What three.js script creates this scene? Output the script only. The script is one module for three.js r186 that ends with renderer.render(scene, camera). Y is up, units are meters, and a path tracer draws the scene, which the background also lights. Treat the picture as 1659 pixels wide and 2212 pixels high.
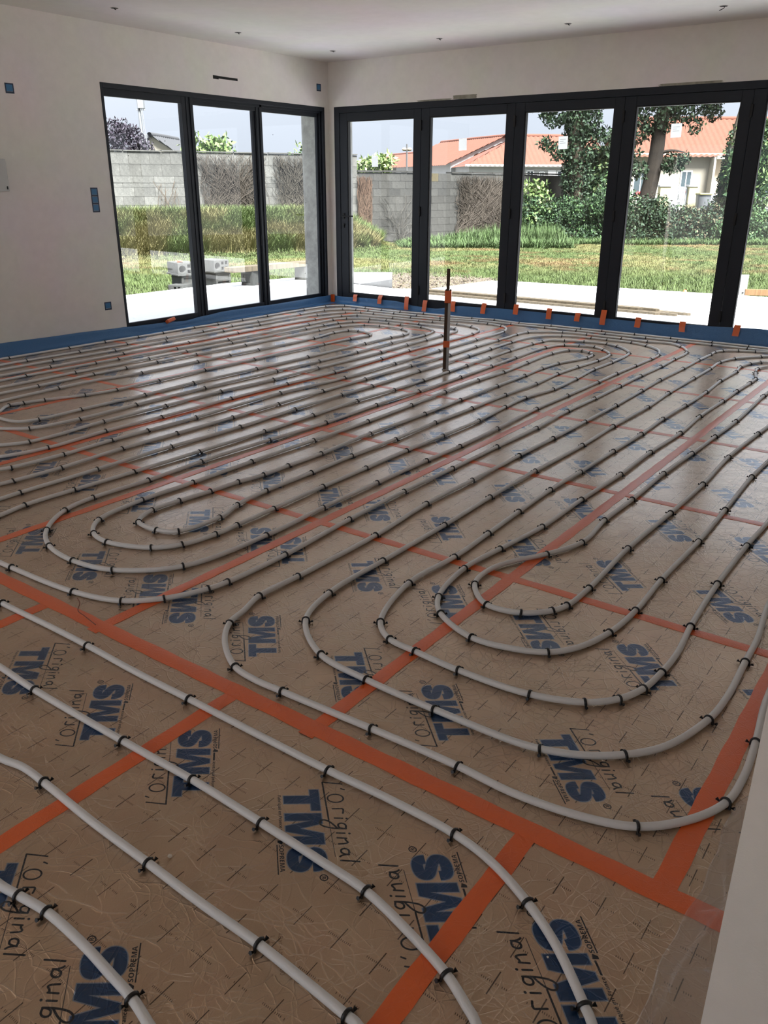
import * as THREE from 'three';
import { mergeGeometries } from 'three/addons/utils/BufferGeometryUtils.js';
import { RoundedBoxGeometry } from 'three/addons/geometries/RoundedBoxGeometry.js';

// ------------------------------------------------------------------ camera, sky, exposure
const scene = new THREE.Scene();
const CAM = [7.1572, 1.4604, 8.6917], YAW = 0.62666;
const camera = new THREE.PerspectiveCamera(64.09, 1659 / 2212, 0.05, 400);
camera.position.set(...CAM);
camera.rotation.order = 'YXZ';
camera.rotation.set(-0.3804, YAW, 0.00303);
const renderer = new THREE.WebGLRenderer({ antialias: true });
renderer.toneMapping = THREE.LinearToneMapping;
renderer.toneMappingExposure = 1.35;
renderer.shadowMap.enabled = true;
{ // bright thin overcast: pale blue low down, brighter overhead as such skies are, faint cloud streaks
  const W = 512, H = 256, d = new Float32Array(W * H * 4), L = 2.0;
  for (let y = 0; y < H; y++) for (let x = 0; x < W; x++) {
    const el = (y + 0.5) / H * Math.PI - Math.PI / 2, s = Math.max(0, Math.sin(el)), a = x / W * Math.PI * 2;
    const c = 0.5 + 0.25 * Math.sin(a * 3 + s * 9) + 0.25 * Math.sin(a * 5 - s * 17 + 1.3 * Math.sin(a * 2));
    const k = L * (1 + 2 * s) / 3 * (0.96 + 0.08 * c), w = 0.1 + 0.6 * s + 0.25 * c, i = (y * W + x) * 4;
    d[i] = k * (0.82 + 0.16 * w); d[i + 1] = k * (0.91 + 0.08 * w); d[i + 2] = k * 1.06; d[i + 3] = 1;
  }
  const sky = new THREE.DataTexture(d, W, H, THREE.RGBAFormat, THREE.FloatType);
  sky.mapping = THREE.EquirectangularReflectionMapping; sky.magFilter = THREE.LinearFilter; sky.needsUpdate = true;
  scene.background = sky; scene.environment = sky;
  // hazy sun high on the right, behind the house: it lights terrace and garden but does not shine into the room
  const sun = new THREE.DirectionalLight(new THREE.Color().setRGB(1, 0.975, 0.945), 23);
  sun.position.set(30 * 0.88, 30 * 1.5, 30 * 0.5); sun.target.position.set(0, 0, 0); sun.name = 'sun'; scene.add(sun, sun.target);
  sun.castShadow = true; sun.shadow.radius = 45; sun.shadow.mapSize.set(4096, 4096); Object.assign(sun.shadow.camera, { left: -45, right: 45, top: 45, bottom: -45, near: 1, far: 140 });
}

// ------------------------------------------------------------------ helpers
let seed = 7;
const rnd = () => { seed = (seed + 0x6d2b79f5) | 0; let t = Math.imul(seed ^ (seed >>> 15), 1 | seed); t = (t + Math.imul(t ^ (t >>> 7), 61 | t)) ^ t; return ((t ^ (t >>> 14)) >>> 0) / 4294967296; };
const rr = (a, b) => a + (b - a) * rnd();
const hash = (x, y) => { const s = Math.sin(x * 127.1 + y * 311.7) * 43758.5453; return s - Math.floor(s); };
const vnoise = (x, y) => { const ix = Math.floor(x), iy = Math.floor(y), fx = x - ix, fy = y - iy, u = fx * fx * (3 - 2 * fx), v = fy * fy * (3 - 2 * fy); return (hash(ix, iy) * (1 - u) + hash(ix + 1, iy) * u) * (1 - v) + (hash(ix, iy + 1) * (1 - u) + hash(ix + 1, iy + 1) * u) * v; };
const fbm = (x, y) => vnoise(x, y) * 0.5 + vnoise(x * 2.1 + 5, y * 2.1) * 0.3 + vnoise(x * 4.3, y * 4.3 + 9) * 0.2;
const names = new Map();
function numbered(n) { const k = names.get(n) || 0; names.set(n, k + 1); return k ? n + '_' + String(k).padStart(3, '0') : n; }
function tag(o, label, category, group, kind) { o.userData = { label, category }; if (group) o.userData.group = group; if (kind) o.userData.kind = kind; return o; }
function mesh(name, geo, mat, parent) { const m = new THREE.Mesh(geo, mat); m.name = parent && parent !== scene ? name : numbered(name); m.castShadow = m.receiveShadow = true; (parent || scene).add(m); return m; }
function thing(name, label, category, pos, turn, group) { const o = new THREE.Group(); o.name = numbered(name); scene.add(o); o.position.set(...(pos || [0, 0, 0])); o.rotation.y = turn || 0; return tag(o, label, category, group); }
function struct(name) { const o = new THREE.Group(); o.name = numbered(name); o.userData.kind = 'structure'; scene.add(o); return o; }
function smesh(name, geo, mat) { const m = mesh(name, geo, mat); m.userData.kind = 'structure'; return m; }
const merge = (gs) => mergeGeometries(gs.map((g) => { const h = g.index ? g.toNonIndexed() : g; for (const k of Object.keys(h.attributes)) if (!['position', 'normal', 'uv'].includes(k)) h.deleteAttribute(k); return h; }));
// a box from corner to corner, uv in metres
function bx(x0, y0, z0, x1, y1, z1) {
  const g = new THREE.BoxGeometry(Math.abs(x1 - x0), Math.abs(y1 - y0), Math.abs(z1 - z0)); g.translate((x0 + x1) / 2, (y0 + y1) / 2, (z0 + z1) / 2); return muv(g);
}
function muv(g) { const p = g.attributes.position, n = g.attributes.normal, uv = new Float32Array(p.count * 2);
  for (let i = 0; i < p.count; i++) { const ax = Math.abs(n.getX(i)), ay = Math.abs(n.getY(i)), az = Math.abs(n.getZ(i));
    const [u, v] = ay > ax && ay > az ? [p.getX(i), -p.getZ(i)] : ax > az ? [p.getZ(i), p.getY(i)] : [p.getX(i), p.getY(i)]; uv[i * 2] = u; uv[i * 2 + 1] = v; }
  g.setAttribute('uv', new THREE.BufferAttribute(uv, 2)); return g; }
function rbx(x0, y0, z0, x1, y1, z1, r = 0.004) { const g = new RoundedBoxGeometry(x1 - x0, y1 - y0, z1 - z0, 2, r); g.translate((x0 + x1) / 2, (y0 + y1) / 2, (z0 + z1) / 2); return muv(g); }
function tube(pts, r, seg = 12, rad = 6, closed = false) { return new THREE.TubeGeometry(new THREE.CatmullRomCurve3(pts.map((p) => new THREE.Vector3(...p)), closed, 'centripetal'), seg, r, rad, closed); }
function prism(poly, y0, y1) { // polygon of [x, z] between two heights
  const s = new THREE.Shape(poly.map(([x, z]) => new THREE.Vector2(x, -z))); const g = new THREE.ExtrudeGeometry(s, { depth: y1 - y0, bevelEnabled: false }); g.rotateX(-Math.PI / 2); g.translate(0, y0, 0); return muv(g);
}
const RX = Math.cos(YAW), RZ = Math.sin(YAW);
const site = (X, Z) => [CAM[0] + X * RX - Z * RZ, CAM[2] - X * RZ - Z * RX];   // garden frame: X across, Z away from the house corner room
const at = (X, y, Z) => { const [x, z] = site(X, Z); return [x, y, z]; };

// ------------------------------------------------------------------ textures
function tex(w, h, f, srgb) { const d = new Uint8Array(w * h * 4); for (let y = 0; y < h; y++) for (let x = 0; x < w; x++) { const c = f(x / w, y / h, x, y), i = (y * w + x) * 4; d[i] = c[0]; d[i + 1] = c[1]; d[i + 2] = c[2]; d[i + 3] = 255; }
  return fin(new THREE.DataTexture(d, w, h), srgb); }
function fin(t, srgb) { t.wrapS = t.wrapT = THREE.RepeatWrapping; t.magFilter = THREE.LinearFilter; t.minFilter = THREE.LinearMipmapLinearFilter; if (srgb) t.colorSpace = THREE.SRGBColorSpace; t.needsUpdate = true; return t; }
function rep(t, u, v = u) { const c = t.clone(); c.repeat.set(u, v); c.needsUpdate = true; return c; }
// tileable noise
function tn(x, y, per) { const ix = Math.floor(x), iy = Math.floor(y), fx = x - ix, fy = y - iy, u = fx * fx * (3 - 2 * fx), v = fy * fy * (3 - 2 * fy), m = (a) => ((a % per) + per) % per, h = (a, b) => hash(m(a) + per * 3.7, m(b)); return (h(ix, iy) * (1 - u) + h(ix + 1, iy) * u) * (1 - v) + (h(ix, iy + 1) * (1 - u) + h(ix + 1, iy + 1) * u) * v; }
const tf = (u, v, p) => tn(u * p, v * p, p) * 0.5 + tn(u * p * 2, v * p * 2, p * 2) * 0.3 + tn(u * p * 4, v * p * 4, p * 4) * 0.2;
const grey = tex(512, 512, (u, v) => { const n = tf(u, v, 4) * 0.5 + tf(u, v, 32) * 0.5, k = 205 + 50 * n; return [k, k, k]; });
const grainBump = tex(512, 512, (u, v, x, y) => { const k = 255 * (tf(u, v, 24) * 0.6 + hash(x, y) * 0.4); return [k, k, k]; });
const plaster = tex(512, 512, (u, v) => { const a = tf(u, v, 3), b = tf(u + 0.37, v + 0.11, 5), c = tf(u, v, 40); return [238 + 12 * (a - 0.5) + 8 * (c - 0.5), 236 - 6 * (a - 0.5) + 10 * (b - 0.5) + 8 * (c - 0.5), 234 - 10 * (b - 0.5) + 8 * (c - 0.5)]; }, true);
const concreteTex = tex(512, 512, (u, v, x, y) => { const n = tf(u, v, 6), m = tf(u + 0.3, v, 30), k = 190 + 45 * (n - 0.3) + 40 * (m - 0.5) + 14 * (hash(x, y) - 0.5); return [k, k, k * 0.985]; }, true);
const woodTex = tex(256, 1024, (u, v) => { const n = tn(u * 28, v * 3, 28), m = tn(u * 90, v * 6, 90), k = 0.72 + 0.22 * n + 0.1 * m; return [255 * Math.min(1, k), 255 * Math.min(1, k * 0.98), 255 * Math.min(1, k * 0.94)]; }, true);

// the printed covering of the insulation boards: one repeat is 0.8 m across (two marks) by 1.2 m (one board)
function filmCanvas(checker) {
  const S = 2048 / 1.2, W = 1365, H = 2048, c = document.createElement('canvas'); c.width = W; c.height = H;
  const g = c.getContext('2d'); g.fillStyle = '#c4aa8f'; g.fillRect(0, 0, W, H);
  const wrap = (f) => { for (const ox of [-W, 0, W]) for (const oy of [-H, 0, H]) { g.save(); g.translate(ox, oy); f(); g.restore(); } };
  const mm = S / 1000;
  // positioning crosses every 100 mm: a full bar one way, a row of ticks the other way
  g.lineCap = 'butt';
  for (let i = 0; i < 8; i++) for (let j = 0; j < 12; j++) {
    const x = (0.072 + i * 0.1) * S, y = H - (0.085 + j * 0.1) * S, q = hash(i, j);
    wrap(() => { if (x < -99) return; g.strokeStyle = 'rgba(56,45,36,0.8)'; g.lineWidth = (1.7 + q) * mm; g.beginPath(); g.moveTo(x, y - 30 * mm); g.lineTo(x, y + 30 * mm); g.stroke();
      g.strokeStyle = 'rgba(62,50,40,0.8)'; g.lineWidth = 1.3 * mm; for (let k = -6; k <= 6; k++) { if (hash(i * 13 + k, j * 7) < 0.18) continue; g.beginPath(); g.moveTo(x + k * 4.6 * mm, y - 2.6 * mm); g.lineTo(x + k * 4.6 * mm + 1 * mm, y + 2.2 * mm); g.stroke(); } });
  }
  const BLUE = '#153d68', INK = '#1c2027', PALE = 'rgba(120,140,168,0.8)';
  function logo(cx, cy, ang) {
    wrap(() => {
      g.translate(cx, cy); g.rotate(ang); g.scale(mm, -mm); g.transform(1, 0, 0.14, 1, 0, 0); // millimetres, y up, slanted
      const P = [[[-131, 22], [-131, 45], [-54, 45], [-54, 22], [-80, 22], [-80, -45], [-108, -45], [-108, 22]], [[-44, -45], [-44, 45], [-9, 45], [8, -10], [25, 45], [60, 45], [60, -45], [35, -45], [35, 20], [17, -45], [-1, -45], [-19, 20], [-19, -45]]];
      const draw = (pale) => { for (const poly of P) { g.beginPath(); poly.forEach(([x, y], k) => (k ? g.lineTo(x, y) : g.moveTo(x, y))); g.closePath(); if (pale) { g.strokeStyle = PALE; g.lineWidth = 5; g.stroke(); } else { g.fillStyle = BLUE; g.fill(); } }
        g.beginPath(); g.moveTo(131, 12); g.bezierCurveTo(131, 30, 122, 33, 107, 33); g.bezierCurveTo(90, 33, 83, 28, 83, 19); g.bezierCurveTo(83, 2, 132, 2, 132, -17); g.bezierCurveTo(132, -30, 122, -33, 107, -33); g.bezierCurveTo(90, -33, 82, -30, 82, -12);
        g.strokeStyle = pale ? PALE : BLUE; g.lineWidth = pale ? 31 : 26; g.stroke(); };
      draw(true); draw(false);
      g.strokeStyle = g.fillStyle = INK;
      const text = (s, x, y, h, w, bold) => { g.save(); g.translate(x, y); g.scale(1, -1); g.font = (bold ? 'bold ' : '') + h + 'px sans-serif'; const k = w / g.measureText(s).width; g.scale(k, 1); g.fillText(s, 0, 0); g.restore(); };
      g.lineWidth = 2.6; g.beginPath(); g.arc(163, 34, 8.5, 0, 7); g.stroke(); text('R', 158.6, 29.5, 13, 9, true);
      text('Fabriqué en France', -112, -60, 11, 118, true); g.fillRect(10, -58.5, 34, 4.5);
      g.fillRect(47, -66, 7, 12); g.beginPath(); g.moveTo(47, -52); g.lineTo(60, -56); g.lineTo(54, -66); g.fill();
      text('SOPREMA', 61, -63, 15, 84, true); g.fillRect(61, -69, 92, 2.6);
      // the handwritten word above
      g.lineCap = g.lineJoin = 'round'; g.strokeStyle = INK;
      const st = (w, ...pts) => { g.lineWidth = w; g.beginPath(); g.moveTo(pts[0][0], pts[0][1]); for (let k = 1; k < pts.length; k++) { if (pts[k].length === 4) g.quadraticCurveTo(...pts[k]); else g.lineTo(pts[k][0], pts[k][1]); } g.stroke(); };
      st(4, [-152, 108], [-160, 58], [-20, 62]); st(1.4, [-20, 62], [100, 66]); st(4, [-130, 112], [-134, 104]);
      g.lineWidth = 4; g.beginPath(); g.ellipse(-98, 86, 15, 20, 0, 0, 7); g.stroke();
      st(4.6, [-60, 75], [-60, 98], [-59, 104, -44, 99]); st(4.6, [-27, 77], [-26, 96]); st(5.6, [-25, 106], [-24.6, 106.4]);
      st(4.6, [9, 100], [-6, 106, -9, 92], [-8, 80, 4, 84], [10, 90, 10, 101], [10, 70, 2, 50], [-8, 32, -20, 44], [-26, 60, 8, 80]);
      st(4.6, [24, 77], [25, 96]); st(5.6, [26, 107], [26.4, 107.4]); st(4.6, [40, 77], [42, 98], [44, 92, 54, 100], [60, 102, 60, 78]);
      st(4.6, [92, 98], [78, 104, 75, 90], [76, 78, 88, 82], [94, 90, 94, 99], [93, 84, 100, 77]); st(4.6, [112, 78], [116, 120]);
    });
  }
  const A = -Math.PI * 0.75, D = Math.PI / 4;
  logo(0.2 * S, H - 0.285 * S, A); logo(0.6 * S, H - 0.285 * S, D); logo((checker ? 0.6 : 0.2) * S, H - 0.885 * S, A); logo((checker ? 0.2 : 0.6) * S, H - 0.885 * S, D);
  // dot-matrix batch code
  g.fillStyle = 'rgba(84,62,46,0.5)'; g.font = (13 * mm) + 'px monospace'; g.save(); g.translate(0.36 * S, H - 0.62 * S); g.rotate(0.785); g.fillText('4Bar-Lyon 600', 0, 0); g.fillText('L P 24', 4 * mm, 16 * mm); g.restore();
  const im = g.getImageData(0, 0, W, H), d = im.data;
  for (let y = 0; y < H; y++) for (let x = 0; x < W; x++) { const i = (y * W + x) * 4, n = 1 + 0.10 * (tf(x / W, y / H, 6) - 0.5) + 0.08 * (hash(x, y) - 0.5); const m = 1 + 0.05 * (tf(y / H, x / W, 11) - 0.5); for (let k = 0; k < 3; k++) d[i + k] = Math.min(255, d[i + k] * n * (k ? m : 1)); }
  g.putImageData(im, 0, 0);
  return fin(new THREE.CanvasTexture(c), true);
}
// creases pressed into the covering: many fine folds, long wandering ones, and shallow dents (a real relief)
const creases = (() => {
  const N = 2048, c = document.createElement('canvas'); c.width = c.height = N; const g = c.getContext('2d'); g.fillStyle = 'rgb(110,110,110)'; g.fillRect(0, 0, N, N); g.lineCap = 'round';
  for (let i = 0; i < 2600; i++) {
    const dense = i < 1900; let x = rnd() * N, y = rnd() * N; if (dense && fbm(x / 300, y / 300) < 0.46) continue;
    let a = rnd() * 6.3; const n = dense ? 4 + rnd() * 8 : 12 + rnd() * 26, st = dense ? 9 : 17, v = rnd() < 0.72 ? 205 : 40; const pts = [[x, y]];
    for (let k = 0; k < n; k++) { a += rr(-0.32, 0.32) + (rnd() < 0.08 ? rr(-1.2, 1.2) : 0); x += Math.cos(a) * st; y += Math.sin(a) * st; pts.push([x, y]); }
    for (const ox of [-N, 0, N]) for (const oy of [-N, 0, N]) for (const [w, al] of [[8, 0.07], [4, 0.16], [1.6, 0.42]]) { g.strokeStyle = `rgba(${v},${v},${v},${al * (dense ? 0.8 : 1)})`; g.lineWidth = w; g.beginPath(); pts.forEach(([px, py], k) => (k ? g.lineTo(px + ox, py + oy) : g.moveTo(px + ox, py + oy))); g.stroke(); }
  }
  const im = g.getImageData(0, 0, N, N), d = im.data;
  for (let y = 0; y < N; y++) for (let x = 0; x < N; x++) { const i = (y * N + x) * 4, n = 30 * (tf(x / N, y / N, 7) - 0.5) + 26 * (tf(x / N, y / N, 40) - 0.5); d[i] = d[i + 1] = d[i + 2] = Math.max(0, Math.min(255, d[i] + n)); }
  g.putImageData(im, 0, 0); return fin(new THREE.CanvasTexture(c));
})();

// ------------------------------------------------------------------ materials
const std = (o) => new THREE.MeshStandardMaterial(o), phy = (o) => new THREE.MeshPhysicalMaterial(o);
const lin = (r, g, b) => new THREE.Color().setRGB(r, g, b);
const M = {
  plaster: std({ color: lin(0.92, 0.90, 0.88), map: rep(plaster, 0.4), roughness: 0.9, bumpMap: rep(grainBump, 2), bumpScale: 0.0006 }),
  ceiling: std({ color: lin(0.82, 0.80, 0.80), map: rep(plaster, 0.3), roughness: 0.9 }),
  concrete: std({ color: lin(0.62, 0.62, 0.60), map: rep(concreteTex, 0.8), roughness: 0.95, bumpMap: rep(grainBump, 1.5), bumpScale: 0.004 }),
  terrace: std({ color: lin(0.86, 0.87, 0.88), map: rep(grey, 0.5), roughness: 0.85, bumpMap: rep(grainBump, 1), bumpScale: 0.002 }),
  frame: phy({ color: lin(0.011, 0.0145, 0.022), roughness: 0.5, specularIntensity: 0.6 }),
  gasket: std({ color: lin(0.008, 0.008, 0.009), roughness: 0.7 }),
  glass: phy({ color: lin(0.93, 0.95, 0.95), roughness: 0, transmission: 1, thickness: 0, ior: 1.5, side: THREE.DoubleSide }),
  foam: std({ color: lin(0.06, 0.18, 0.38), roughness: 0.32, side: THREE.DoubleSide, bumpMap: rep(creases, 1.3), bumpScale: 0.004 }),
  tape: phy({ color: lin(0.80, 0.14, 0.022), roughness: 0.35, clearcoat: 0.5, clearcoatRoughness: 0.22, bumpMap: rep(creases, 1.1), bumpScale: 0.0016 }),
  pipe: std({ color: lin(0.76, 0.755, 0.74), roughness: 0.42, bumpMap: rep(grainBump, 2), bumpScale: 0.0002 }),
  clip: std({ color: lin(0.008, 0.008, 0.009), roughness: 0.4 }),
  box: std({ color: lin(0.012, 0.03, 0.07), roughness: 0.5 }), cap: std({ color: lin(0.035, 0.16, 0.33), roughness: 0.5 }),
  dark: std({ color: lin(0.01, 0.01, 0.01), roughness: 0.9 }),
  paper: phy({ color: lin(0.80, 0.82, 0.83), roughness: 1, transmission: 0.6, thickness: 0, side: THREE.DoubleSide }), ink: std({ color: lin(0.25, 0.26, 0.27), roughness: 0.8 }),
  film: phy({ color: lin(0.95, 0.95, 0.95), roughness: 0.16, transmission: 0.86, thickness: 0, ior: 1.5, side: THREE.DoubleSide }),
  wood: std({ color: lin(0.24, 0.14, 0.07), map: rep(woodTex, 4, 0.6), roughness: 0.8 }),
  paleWood: std({ color: lin(0.13, 0.11, 0.08), map: rep(woodTex, 2, 0.4), roughness: 0.8 }),
  darkWood: std({ color: lin(0.10, 0.055, 0.032), map: rep(woodTex, 8, 1), roughness: 0.7 }),
  zinc: std({ color: lin(0.42, 0.43, 0.43), roughness: 0.4, metalness: 0.6 }),
};

// ------------------------------------------------------------------ floor: slab, printed boards
const ZT = 7.214, XL = 4.848;
{
  const floor = struct('floor');
  mesh('floor_slab', bx(-0.38, -0.25, -0.36, 8.6, -0.06, 11.5), M.concrete, floor);
  const filmA = filmCanvas(true), filmB = filmCanvas(false);
  const bump = rep(creases, 1 / 1.5), mat = (t) => phy({ map: rep(t, 1 / 0.8, 1 / 1.2), bumpMap: bump, bumpScale: 0.0055, roughness: 0.35, metalness: 0.8, clearcoat: 1, clearcoatRoughness: 0.2, sheen: 1, sheenColor: lin(0.9, 0.9, 0.9), sheenRoughness: 0.35 });
  const mats = [mat(filmA), mat(filmB)];
  // where the first up-left mark sits on the boards that the photograph shows clearly
  const phase = { '0,0': 0.51, '1,0': 0.26, '0,1': 0.52, '1,1': 0.34, '0,2': 0.71, '1,2': 0.06, '-1,0': 0.13, '-1,1': 0.43, '-2,0': 0.28 };
  const board = (x0, x1, z0, z1, ax, zn, kind) => {
    const g = new THREE.BoxGeometry(x1 - x0 - 0.002, 0.06, z1 - z0 - 0.002); g.translate((x0 + x1) / 2, -0.03, (z0 + z1) / 2);
    const p = g.attributes.position, uv = g.attributes.uv; for (let i = 0; i < p.count; i++) uv.setXY(i, p.getX(i) - x0 - ax + 0.2 + (kind ? 0.8 : 0), zn - p.getZ(i) + (p.getY(i) < -0.03 ? 0.05 : 0) + 1.2 * Math.floor(x0 * 3 + 40));
    mesh('insulation_panel', g, mats[kind], floor);
  };
  for (let i = -5; i < 4; i++) for (let j = 0; j < 6; j++) {
    const x0 = Math.max(0, XL + i), x1 = Math.min(8.6, XL + i + 1), zn = ZT - 1.2 * j, z0 = Math.max(0, zn - 1.2), k = i + ',' + j;
    board(x0, x1, z0, zn, (phase[k] ?? hash(i + 9, j + 3) * 0.8) - (XL + i < 0 ? XL + i : 0), zn, i === -1 || (phase[k] === undefined && hash(i + 2, j) < 0.4) ? 1 : 0);
  }
  const near = { 4.536: 0.35, 5.536: 0.54, 6.536: 0.65 };
  for (let r = 0; r < 4; r++) for (let i = -5; i < 4; i++) { // the rows nearest the camera are laid half a board out of step
    const x0 = Math.max(0, 5.536 + i - (r % 2 ? 0.4 : 0)), x1 = Math.min(8.6, 6.536 + i - (r % 2 ? 0.4 : 0)), z1 = Math.min(11.5, ZT + 1.2 * (r + 1)); if (z1 - ZT - 1.2 * r < 0.05) continue;
    board(x0, x1, ZT + 1.2 * r, z1, (r === 0 && near[(5.536 + i).toFixed(3)]) || hash(i, r + 20) * 0.8, ZT + 1.2 * (r + 1), 0);
  }
}

// ------------------------------------------------------------------ walls, ceiling
const H = 2.837, TOPA = 2.342, TOPB = 2.346;
function wallParts(name, inner, outer) { const w = struct(name); mesh('plaster_face', merge(inner), M.plaster, w); if (outer) mesh('concrete_core', merge(outer), M.concrete, w); return w; }
const WA = [0.085, 3.335], WB = [0.085, 7.42];
const wallA = (x0, x1) => [bx(x0, -0.06, -0.36, x1, H, WA[0]), bx(x0, -0.06, WA[1], x1, H, 11.5), bx(x0, TOPA, WA[0], x1, H, WA[1]), bx(x0, -0.25, WA[0], x1, -0.06, WA[1])];
const wallB = (z0, z1) => [bx(-0.085, -0.06, z0, WB[0], H, z1), bx(WB[1], -0.06, z0, 8.6, H, z1), bx(WB[0], TOPB, z0, WB[1], H, z1), bx(WB[0], -0.25, z0, WB[1], -0.06, z1)];
wallParts('wall_left', wallA(-0.085, 0), wallA(-0.38, -0.0855));
wallParts('wall_back', wallB(-0.085, -0.0005), wallB(-0.36, -0.0855));
wallParts('wall_right', [bx(8.6, -0.06, -0.36, 8.85, H, 11.75)]);
wallParts('wall_front', [bx(-0.38, -0.06, 11.5, 0.6, H, 11.75), bx(0.6, 2.3, 11.5, 6.6, H, 11.75), bx(6.6, -0.06, 11.5, 8.6, H, 11.75)]);
wallParts('wall_pier', [bx(7.052, 0.0, 5.9, 7.25, H, 7.8)]);
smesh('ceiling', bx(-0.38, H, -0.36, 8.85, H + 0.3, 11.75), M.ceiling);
{ // raw mortar patches left on the plaster above the folding doors
  const patch = std({ color: lin(0.50, 0.475, 0.40), map: rep(concreteTex, 1.5), roughness: 0.95 });
  const blob = (x0, x1, y0, y1, s) => { const p = []; for (let k = 0; k < 26; k++) { const a = k / 26 * Math.PI * 2, c = Math.cos(a), n = Math.sin(a), q = Math.max(Math.abs(c), Math.abs(n)); const j = 0.86 + 0.14 * hash(k, s); p.push(new THREE.Vector2((x0 + x1) / 2 + (x1 - x0) / 2 * c / q * j, (y0 + y1) / 2 + (y1 - y0) / 2 * n / q * j)); } const g = new THREE.ExtrudeGeometry(new THREE.Shape(p), { depth: 0.0015, bevelEnabled: false }); return g; };
  tag(mesh('mortar_patch', blob(1.79, 2.11, 2.345, 2.388, 1), patch), 'small raw grey mortar patch on the plaster above the second folding leaf', 'patch');
  tag(mesh('mortar_patch', blob(1.3, 1.79, 2.345, 2.362, 2), patch), 'thin grey mortar smear along the top of the door frame left of the mortar patch', 'patch');
  tag(mesh('mortar_patch', blob(4.1, 4.72, 2.345, 2.368, 3), patch), 'thin grey mortar smear above the fourth folding leaf', 'patch');
}

// ------------------------------------------------------------------ sliding window in the left wall
const bars = (a0, a1, y0, y1, wl, wr, wt, wb, f) => [f(a0, a0 + wl, y0, y1), f(a1 - wr, a1, y0, y1), f(a0 + wl, a1 - wr, y1 - wt, y1), f(a0 + wl, a1 - wr, y0, y0 + wb)];
const pane = (w, h) => new THREE.PlaneGeometry(w, h);
{
  const win = struct('window_1');
  const F = (x0, x1) => (a0, a1, y0, y1) => rbx(x0, y0, a0, x1, y1, a1, 0.003);
  mesh('window_frame', merge([...bars(WA[0], WA[1], -0.05, TOPA, 0.035, 0.03, 0.045, 0.11, F(-0.085, 0.004)), ...bars(WA[0], WA[1], -0.05, TOPA, 0.06, 0.03, 0.07, 0.09, F(-0.085, -0.03))]), M.frame, win);
  const speck = new THREE.SphereGeometry(0.0045, 6, 4), dots = [[[0.62, 1.87], [0.5, 1.31], [0.55, 1.1], [0.85, 1.5], [0.1, 1.72]], [[0.32, 1.42], [0.28, 1.02], [0.7, 1.45], [0.82, 1.22], [0.45, 0.9], [0.55, 0.31]], [[0.2, 2.0], [0.28, 1.78], [0.3, 1.62], [0.75, 1.25], [0.7, 0.4]]];
  [[2.196, 3.31, -0.028], [1.147, 2.352, -0.052], [0.10, 1.296, -0.066]].forEach(([a0, a1, x], k) => {
    const s = mesh('sash', merge([...bars(a0, a1, 0.06, 2.30, k === 1 ? 0.11 : k ? 0.075 : 0.155, k ? (k === 1 ? 0.06 : 0.15) : 0.016, 0.07, 0.065, F(x - 0.022, x + 0.012)), ...(k < 2 ? [rbx(x + 0.01, 0.06, a0 + 0.012, x + 0.022, 2.3, a0 + 0.05, 0.003), rbx(x + 0.01, 0.06, a0 + 0.075, x + 0.018, 2.3, a0 + 0.1, 0.003)] : [])]), M.frame, win);
    const p = mesh('pane', pane(a1 - a0, 2.13), M.glass, s); p.position.set(x - 0.008, 1.185, (a0 + a1) / 2); p.rotation.y = Math.PI / 2;
    mesh('speck', merge(dots[k].map(([u, y]) => speck.clone().translate(a0 + 0.15 + u * (a1 - a0 - 0.2) - (a0 + a1) / 2, y - 1.185, 0.004))), M.dark, s).position.copy(p.position); s.children[1].rotation.copy(p.rotation);
    s.children[1].scale.x = 1;
  });
}
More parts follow.
